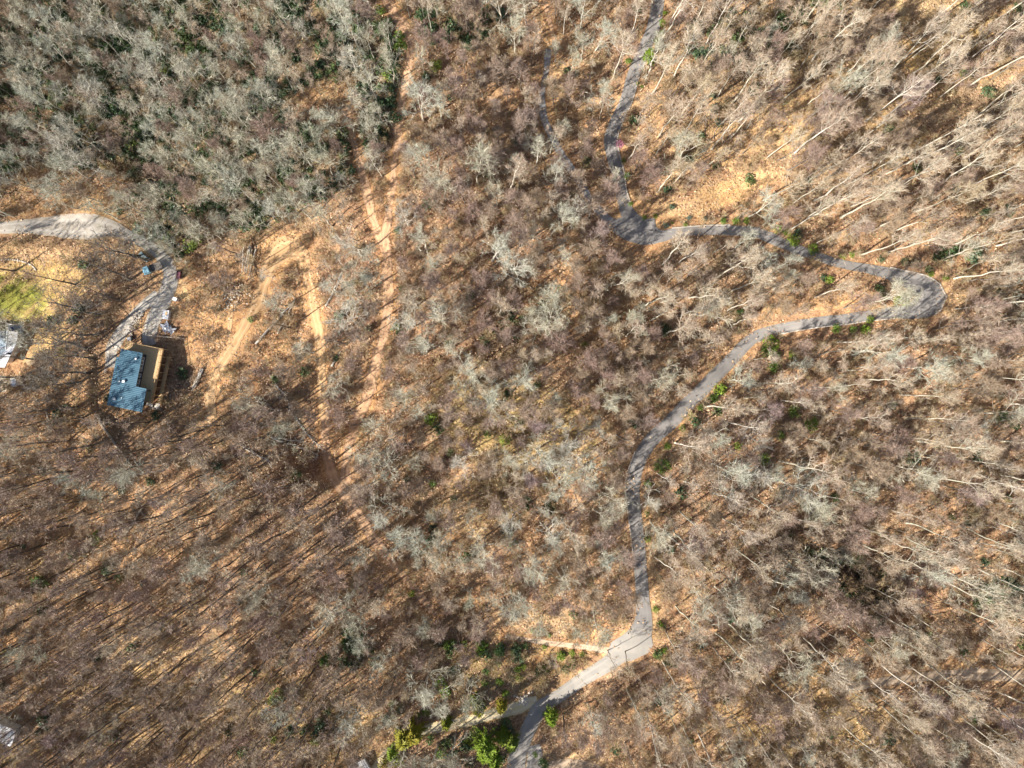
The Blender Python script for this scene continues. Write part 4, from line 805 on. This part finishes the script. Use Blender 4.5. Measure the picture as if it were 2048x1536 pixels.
for fr in (.08, .19, .30, .40, .58, .76, .86):              # windows in the long wall beside the deck
    yy = Yt - d + (Ym - Yt) * fr - .45; wm = MB()
    for (cy_, cz_, dy, dz) in ((yy - .42, 0, .08, 1.35), (yy + .42, 0, .08, 1.35), (yy, .63, .76, .08), (yy, -.63, .76, .08)): wm.box((Wx + .04, cy_, DECK_Z + 1.5 + cz_), (.09, dy, dz))
    wo = wm.build('window', M['trim'], house); MB().box((Wx + .02, yy, DECK_Z + 1.5), (.04, .76, 1.18)).build('pane', M['glass'], wo)
for yy in (Ym - .6, Yb + .3): MB().box((Xr2 - .3, yy, (DECK_Z + ROOF_Z - .3) / 2), (.2, .2, ROOF_Z - .35 - DECK_Z)).build('porch_post', M['darkwall'], house)
# deck round two sides
dTL = hl(251, 683, DECK_Z); dTR = hl(322, 696, DECK_Z); dBR = hl(309, 808, DECK_Z); dx0, dx1 = dTL[0], (dTR[0] + dBR[0]) / 2; dy1 = (dTL[1] + dTR[1]) / 2; dy0 = dBR[1]
dk = MB(); k = int((dx1 - dx0) / .16)
for i in range(k):
    xx = dx0 + .16 * i + .08; yb = Yt - d if xx < Wx else dy0
    dk.box((xx, (yb + dy1) / 2 + .01, DECK_Z + (.003 if i % 2 else 0)), (.145, dy1 - yb, .05))
deck = dk.build('deck', M['deck'], house)
fr = MB()
for xx in np.linspace(dx0 + .1, dx1 - .1, 7): fr.box((xx, (dy1 + (Yt - d if xx < Wx else dy0 + 2)) / 2, DECK_Z - .17), (.08, abs(dy1 - (Yt - d if xx < Wx else dy0 + 2)) - .1, .24))
fr.box(((dx0 + dx1) / 2, dy1 + .03, DECK_Z - .14), (dx1 - dx0 + .1, .05, .32)); fr.box((dx1 + .03, (dy0 + dy1) / 2, DECK_Z - .14), (.05, dy1 - dy0, .32))
fr.build('deck_frame', M['pine'], house)
def post(x, y_, top): b = MB(); b.box((x, y_, (top - 2.2) / 2), (.16, .16, top + 2.2)); return b.build('post', M['pine'], house)
for yy in np.linspace(dy0 + .1, dy1 - .1, 8): post(dx1 - .02, yy, DECK_Z - .31)
for xx in np.linspace(dx0 + .1, dx1 - 2, 4): post(xx, dy1 - .2, DECK_Z - .31)
rl = MB()
def rail(xa, ya, xb, yb):
    L = math.hypot(xb - xa, yb - ya); a = math.atan2(yb - ya, xb - xa); cx_, cy_ = (xa + xb) / 2, (ya + yb) / 2
    for z in (.16, 1.0): rl.box((cx_, cy_, DECK_Z + z), (L, .10 if z > .5 else .05, .06), a)
    for i in range(int(L / 1.8) + 1): t = min(1, i * 1.8 / L); rl.box((xa + (xb - xa) * t, ya + (yb - ya) * t, DECK_Z + .5), (.09, .09, 1.0), a)
    for i in range(int(L / .16)): t = (i + .5) * .16 / L; rl.box((xa + (xb - xa) * t, ya + (yb - ya) * t, DECK_Z + .58), (.025, .025, .8), a)
rail(dx0 + .05, dy1 - .05, dx1 - .05, dy1 - .05); rail(dx1 - .05, dy1 - .05, dx1 - .05, dy0 + .05); rail(dx0 + .05, Yt + .1, dx0 + .05, dy1 - .05)
rl.build('railing', M['pine'], house)
# lower walkway outside the deck
lx1 = dx1 + 1.15; lz = 1.0; lw = MB()
for i in range(7): lw.box((dx1 + .16 + i * .15, (dy0 + dy1) / 2 - .8, lz + (.003 if i % 2 else 0)), (.14, dy1 - dy0 - 2.0, .05))
for z in (lz + .5, lz + 1.0): lw.box((lx1, (dy0 + dy1) / 2 - .8, z), (.05, dy1 - dy0 - 2, .06))
for yy in np.linspace(dy0 + .4, dy1 - 1.9, 9): lw.box((lx1 + .004, yy, (lz - 2.2) / 2 + .55), (.10, .10, lz + 3.25)); lw.box((dx1 + .6, yy, lz - .1), (1.1, .06, .12))
lw.build('lower_walkway', M['pine'], house)
sp = MB(); sp.box((dx1 - 1.6, dy0 - .55, lz + .6), (1.7, 1.0, .08)); sp.box((dx1 + .2, dy0 - .6, lz + .1), (1.3, 1.2, .08)); [sp.box((dx1 - 1.8 + i * .45, dy0 - 1.5 - .1 * (i % 2), -.1 - i * .1), (.4, .7, .5)) for i in range(6)]
sp.build('stone_landing', M['palestone'], house)
pz = MB(); a_, b2 = hl(226, 771, 3.0); pz.box((a_ - .3, b2, 2.0), (1.2, 2.0, .1)); pz.box((a_ - 1.6, b2 + 1.9, 1.2), (1.8, .5, .08)); pz.box((a_ - 1.6, b2 + 1.2, 1.0), (1.8, .3, .08)); pz.build('back_step', M['pine'], house)
lad = MB(); a_, b2 = hl(213, 731, 1.0)
lx, ly = hl(213, 731, .6)
lo = thing('ladder', 'long grey ladder frame lying along the left side of the blue-roofed house', 'ladder', (hx + lx * ca + ly * sa, hy - lx * sa + ly * ca, g(213, 731)[2] + .35), HR)
MB().box((-.25, 0, .06), (.07, 4.2, .1)).box((.25, 0, .06), (.07, 4.2, .1)).build('rail', M['metal'], lo)
rg = MB(); [rg.box((0, -1.9 + i * .3, .06), (.42, .05, .04)) for i in range(13)]; rg.build('rung', M['metal'], lo)
# utility box by the deck corner
x, y, z = g(262, 678); o = thing('utility_box', 'small grey-green metal box at the upper left corner of the deck', 'box', (x, y, z), HR)
MB().box((0, 0, .45), (.9, .8, .9)).build('cabinet', M['greygreen'], o); MB().box((0, 0, .935), (1.0, .9, .06)).build('lid', M['metal'], o)
# ------------------------------------------------------------ left house
x, y, z = g(-22, 700); LHZ = z - .5
lh = thing('house', 'pale grey metal-roofed house with white trim, cut off by the left edge', 'house', (x, y, LHZ))
def lp(px, py, zl): a, b_ = p2w0(px, py, LHZ + zl); return a - x, b_ - y
RZ = 5.4
r1 = [lp(*q, RZ) for q in ((15, 662), (35, 664), (33, 684), (8, 721), (-40, 735), (-40, 700), (11, 700))]
pr = MB().prism([lp(*q, RZ) for q in ((14.5, 662), (35.5, 664), (33.5, 685), (22, 692), (11.5, 700))], RZ - .25, RZ + .0)
for i in range(9):
    t = (i + .5) / 9; a = lp(15 - 3 * t, 663 + 34 * t, RZ); b_ = lp(35 - 10 * max(0, t - .55), 665 + 30 * t, RZ); pr.prism([(a[0] + .15, a[1]), (b_[0] - .3, b_[1]), (b_[0] - .3, b_[1] + .06), (a[0] + .15, a[1] + .06)], RZ + .003, RZ + .06)
rr1 = pr.build('roof', M['wroof'], lh)
MB().prism([lp(*q, RZ) for q in ((22, 692.3), (33.3, 685.4), (9.5, 735), (-60, 734), (-60, 728), (0, 716), (11.5, 700.4))], RZ - .3, RZ + .06).build('roof', M['wsheet'], lh)
MB().prism([lp(*q, RZ) for q in ((-60, 661), (14.2, 662), (11.2, 700), (0, 715.7), (-60, 727.7))], RZ - .55, RZ - .3).build('roof', mat('blue_grey_roof', (.28, .35, .40), .5, (.34, .40, .44)), lh)
sk = MB(); sk.prism([lp(*q, RZ) for q in ((1, 661), (9, 661.5), (7.5, 677), (-1, 676))], RZ - .28, RZ - .12); sk.build('skylight', M['navy'], lh)
sk = MB(); sk.prism([lp(*q, RZ) for q in ((11, 662.5), (14, 663), (11.5, 684), (8.3, 684))], RZ - .28, RZ - .14); sk.build('skylight', M['glass'], lh)
MB().prism([lp(*q, RZ) for q in ((14.2, 661.2), (15.6, 661.2), (12.3, 700), (10.9, 700))], RZ - .2, RZ + .12).build('trim', M['trim'], lh)
ch = MB(); c = lp(17, 707.5, RZ + .5); ch.box((c[0], c[1], RZ + .5), (.5, .5, 1.0)); ch.build('chimney', M['darkwall'], lh)
MB().prism([lp(*q, RZ) for q in ((-60, 665), (32, 668), (30, 685), (6, 725), (-60, 724))], -1.5, RZ - .56).build('wall', M['wside'], lh)
dp = [lp(*q, 2.6) for q in ((17, 648.5), (47.5, 651), (46, 672), (33, 676), (16, 668))]
MB().prism(dp, 2.4, 2.6).build('deck', mat('grey_deck', (.30, .31, .30), .8, (.36, .37, .36), 2), lh)
rl = MB()
for (a, b_) in ((dp[0], dp[1]), (dp[1], dp[2])):
    L = math.hypot(b_[0] - a[0], b_[1] - a[1]); an = math.atan2(b_[1] - a[1], b_[0] - a[0]); rl.box(((a[0] + b_[0]) / 2, (a[1] + b_[1]) / 2, 3.6), (L, .12, .06), an)
    for i in range(int(L / .5) + 1): t = min(1, i * .5 / L); rl.box((a[0] + (b_[0] - a[0]) * t, a[1] + (b_[1] - a[1]) * t, 3.08), (.06, .06, .96), an)
rl.build('railing', M['trim'], lh)
ps = MB(); [ps.box((q[0] * .98, q[1] * .98, .4), (.15, .15, 4.0)) for q in dp]; ps.build('post', M['trim'], lh)
q = lp(28, 659, 3.1); uo = thing('patio_umbrella', 'navy blue patio umbrella open on the small grey deck at left edge', 'umbrella', (x + q[0], y + q[1], LHZ + 2.6))
u = MB(); n = 8
for i in range(n):
    a0, a1 = 6.283 * i / n, 6.283 * (i + 1) / n; u.face([(0, 0, 2.3), (1.0 * math.cos(a0), 1.0 * math.sin(a0), 1.85), (1.0 * math.cos(a1), 1.0 * math.sin(a1), 1.85)])
u.build('canopy', M['navy'], uo); MB().cyl((0, 0, 0), (0, 0, 2.4), .03, 6).build('pole', M['metal'], uo)
x2, y2, z2 = g(38, 765); so2 = thing('shed', 'small white-topped shed left of the blue-roofed house', 'shed', (x2, y2, z2), R(4))
MB().box((0, 0, 1.0), (1.3, 1.6, 2.0)).build('wall', M['wside'], so2); MB().prism([(-.8, -1), (.8, -1), (.8, 1), (-.8, 1)], lambda a, b_: 2.05 + .1 * a, lambda a, b_: 2.15 + .1 * a).build('roof', M['wsheet'], so2)
pt = [g(a, b_)[:2] for a, b_ in ((0, 752), (30, 756), (34, 772), (12, 782), (0, 780))]
patch('stone_patio', [(-30, 748), (30, 754), (36, 772), (12, 784), (-30, 782)], mat('patio_stone', (.42, .40, .33), .9, (.3, .28, .22), 1.5), .06, 5)
x2, y2, z2 = g(72, 722); so3 = thing('shed', 'tan flat-roofed shed in the brush between the two houses', 'shed', (x2, y2, z2), R(38))
MB().box((0, 0, .9), (2.4, 1.5, 1.8)).build('wall', M['pine'], so3); MB().box((0, 0, 1.86), (2.7, 1.8, .1)).build('roof', mat('tan_roof', (.50, .36, .2), .8, (.42, .3, .17), 2), so3)
# bottom-left building, bottom roof
x3, y3, z3 = g(18, 1457); bh = thing('outbuilding', 'white flat-roofed outbuilding at the lower left edge', 'building', (x3, y3, z3), R(-22))
MB().box((0, 0, 1.2), (6.4, 3.9, 2.6)).build('wall', M['wside'], bh)
rf = MB().prism([(-3.6, -2.3), (3.5, -2.3), (3.5, 2.3), (-3.6, 2.3)], lambda a, b_: 2.6 + b_ * .06, lambda a, b_: 2.75 + b_ * .06); [rf.prism([(-3.6 + .6 * i, -2.28), (-3.54 + .6 * i, -2.28), (-3.54 + .6 * i, 2.28), (-3.6 + .6 * i, 2.28)], lambda a, b_: 2.753 + b_ * .06, lambda a, b_: 2.8 + b_ * .06) for i in range(1, 12)]
rf.build('roof', M['wsheet'], bh)
x3, y3, z3 = g(722, 1532); bh = thing('outbuilding', 'pale blue-grey roof cut off by the bottom edge beside the grassy track', 'building', (x3, y3, z3), R(28))
MB().box((0, 0, 1.2), (4.8, 3.6, 2.4)).build('wall', M['wside'], bh); rf = MB().prism([(-2.8, -2.2), (2.8, -2.2), (2.8, 2.2), (-2.8, 2.2)], lambda a, b_: 2.42 + b_ * .08, lambda a, b_: 2.55 + b_ * .08)
[rf.prism([(-2.8 + .5 * i, -2.18), (-2.74 + .5 * i, -2.18), (-2.74 + .5 * i, 2.18), (-2.8 + .5 * i, 2.18)], lambda a, b_: 2.553 + b_ * .08, lambda a, b_: 2.6 + b_ * .08) for i in range(1, 11)]
rf.build('roof', M['wroof'], bh)
# timber steps
x4, y4, z4 = g(690, 1474); st = thing('garden_steps', 'flight of pale timber steps in the woods near the bottom edge', 'steps', (x4, y4, z4), R(-30))
for i in range(12): MB().box((0, -1.9 + i * .35, .15 + i * .03), (1.0, .16, .14)).build('step', M['freshlog'], st)
# ------------------------------------------------------------ vehicles and drive clutter
def wheels(o, xs, ys, r=.38, w_=.24):
    for a in xs:
        for b_ in ys:
            wh = MB().cyl((a, b_ - w_ / 2, r), (a, b_ + w_ / 2, r), r, 14).build('wheel', M['rubber'], o)
            MB().cyl((a, b_ - w_ / 2 - .01, r), (a, b_ + w_ / 2 + .01, r), r * .5, 10).build('rim', M['metal'], wh)
x, y, z = g(309, 538); t = thing('flatbed_truck', 'pale blue truck with dark flat bed standing on the gravel drive', 'truck', (x, y, z), R(22))
wheels(t, (-1.7, 1.4), (-.85, .85), .42)
MB().box((.0, 0, .62), (4.7, .9, .2)).build('chassis', M['bed'], t)
cb = MB(); cb.prism([(-2.55, -.92), (-.75, -.92), (-.75, .92), (-2.55, .92)], .62, lambda a, b_: 1.25); cb.prism([(-2.2, -.85), (-.72, -.85), (-.72, .85), (-2.2, .85)], 1.253, lambda a, b_: 2.0)
cab = cb.build('cab', M['truckblue'], t)
MB().face([(-2.215, -.75, 1.3), (-2.215, .75, 1.3), (-2.215, .75, 1.9), (-2.215, -.75, 1.9)]).build('windscreen', M['glass'], cab)
for s_ in (-1, 1): MB().box((-1.4, s_ * .857, 1.6), (1.0, .02, .45)).build('side_window', M['glass'], cab); MB().box((-2.56, s_ * .65, .85), (.04, .3, .18)).build('headlight', M['trim'], cab)
bd = MB(); bd.box((1.05, 0, .98), (2.9, 2.0, .12)); [bd.box((1.05, s_ * .98, 1.2), (2.9, .05, .3)) for s_ in (-1, 1)]; bd.box((-.37, 0, 1.3), (.06, 2.0, .55)); bd.build('flat_bed', M['bed'], t)
x, y, z = g(290.5, 515); t = thing('small_car', 'grey-green small car parked at the drive edge beside the truck', 'car', (x, y, z), R(-38))
wheels(t, (-.95, .95), (-.62, .62), .3, .18); MB().box((0, 0, .58), (3.0, 1.35, .5)).build('body', M['greygreen'], t)
cb = MB(); v0 = [(-.8, -.62), (1.2, -.62), (1.2, .62), (-.8, .62)]; v1 = [(-.45, -.52), (.95, -.52), (.95, .52), (-.45, .52)]
cb.v = [(a, b_, .833) for a, b_ in v0] + [(a, b_, 1.3) for a, b_ in v1]; cb.f = [(4, 5, 6, 7), (0, 1, 5, 4), (1, 2, 6, 5), (2, 3, 7, 6), (3, 0, 4, 7)]; cb.m = [0] * 5; cn = cb.build('cabin', M['glass'], t)
MB().box((.25, 0, 1.32), (1.3, 1.0, .04)).build('roof_panel', M['greygreen'], cn)
x, y, z = g(360, 550); t = thing('utility_cart', 'small maroon four-wheeled cart at the right edge of the gravel drive', 'cart', (x, y, z), R(86))
wheels(t, (-.65, .75), (-.55, .55), .28, .2)
MB().box((-.15, 0, .55), (1.9, .9, .3)).build('body', M['maroon'], t); cg = MB(); cg.box((-.25, 0, .74), (1.5, .95, .06)); [cg.box((-.25, s_ * .46, .86), (1.5, .04, .2)) for s_ in (-1, 1)]; cg.build('tray', M['maroon'], t)
MB().box((.95, 0, .55), (.35, .7, .35)).build('nose', M['rubber'], t); MB().cyl((1.1, 0, .5), (1.6, 0, .4), .04, 6).build('hitch', M['rubber'], t)
x, y, z = g(355, 599.5); t = thing('storage_box', 'small tall white box at the right side of the gravel drive', 'box', (x, y, z), R(-20))
MB().box((0, 0, .75), (.95, .8, 1.5)).build('cabinet', M['wsheet'], t); MB().box((0, 0, 1.54), (1.05, .9, .08)).build('lid', M['trim'], t)
x, y, z = g(335, 630); t = thing('material_stack', 'long white-wrapped stack of sheets beside the drive above the crumpled sheeting', 'stack', (x, y, z), R(-8))
MB().box((0, 0, .55), (1.6, 2.4, 1.1)).build('wrapped_block', M['wsheet'], t); MB().box((.2, .3, 1.14), (.5, 1.0, .06)).build('board', M['pine'], t); [MB().box((0, s_, -.05), (1.8, .14, .1)).build('skid', M['pine'], t) for s_ in (-.9, .9)]
def crumple(px, py, w_, h_, rz, label):
    x, y, z = g(px, py); b = MB(); n = 12
    for i in range(n + 1):
        for j in range(n + 1):
            u, v = i / n - .5, j / n - .5; e = 1 - .25 * math.sin(7 * u + 3 * v); b.v.append((u * w_ * e + rng.normal() * .04, v * h_ * (1 - .3 * math.cos(6 * u)) + rng.normal() * .04, .3 + abs(rng.normal()) * .18 + .35 * math.exp(-8 * (u * u + v * v))))
    for i in range(n):
        for j in range(n): a = i * (n + 1) + j; b.f.append((a, a + n + 1, a + n + 2, a + 1)); b.m.append(0)
    o = b.build('plastic_sheeting', M['wsheet']); o.location = (x, y, z); o.rotation_euler = (0, 0, rz); so_ = o.modifiers.new('thick', 'SOLIDIFY'); so_.thickness = .02; tag(o, label, 'sheeting', 'crumpled white sheeting by the drive')
crumple(333, 656, 1.9, 2.6, .4, 'larger crumpled white sheet below the white-wrapped stack'); crumple(344, 661, 1.5, 1.8, -.5, 'smaller crumpled pale sheet right of the larger crumpled one')
# low wooden wall above the deck shadow
it_a, it_b = g(300, 671), g(372, 677); fo = thing('low_fence', 'low pale timber retaining rail along the end of the gravel drive', 'fence', it_a)
b = MB(); n = 9
for i in range(n):
    t0, t1 = i / n, (i + 1) / n; pa = np.array(it_a) + (np.array(it_b) - np.array(it_a)) * t0; pb = np.array(it_a) + (np.array(it_b) - np.array(it_a)) * (t1 - .02); pa[2] = tz(pa[0], pa[1]) + .35; pb[2] = tz(pb[0], pb[1]) + .35
    pa[1] -= .0; b.tube([pa - np.array(it_a), pb - np.array(it_a)], [.12, .12], 6); MB().box(tuple(pa - np.array(it_a) - np.array((0, .18, .25))), (.1, .1, .7)).build('post', M['pine'], fo)
b.build('rail', M['palelog'], fo)
relabel()
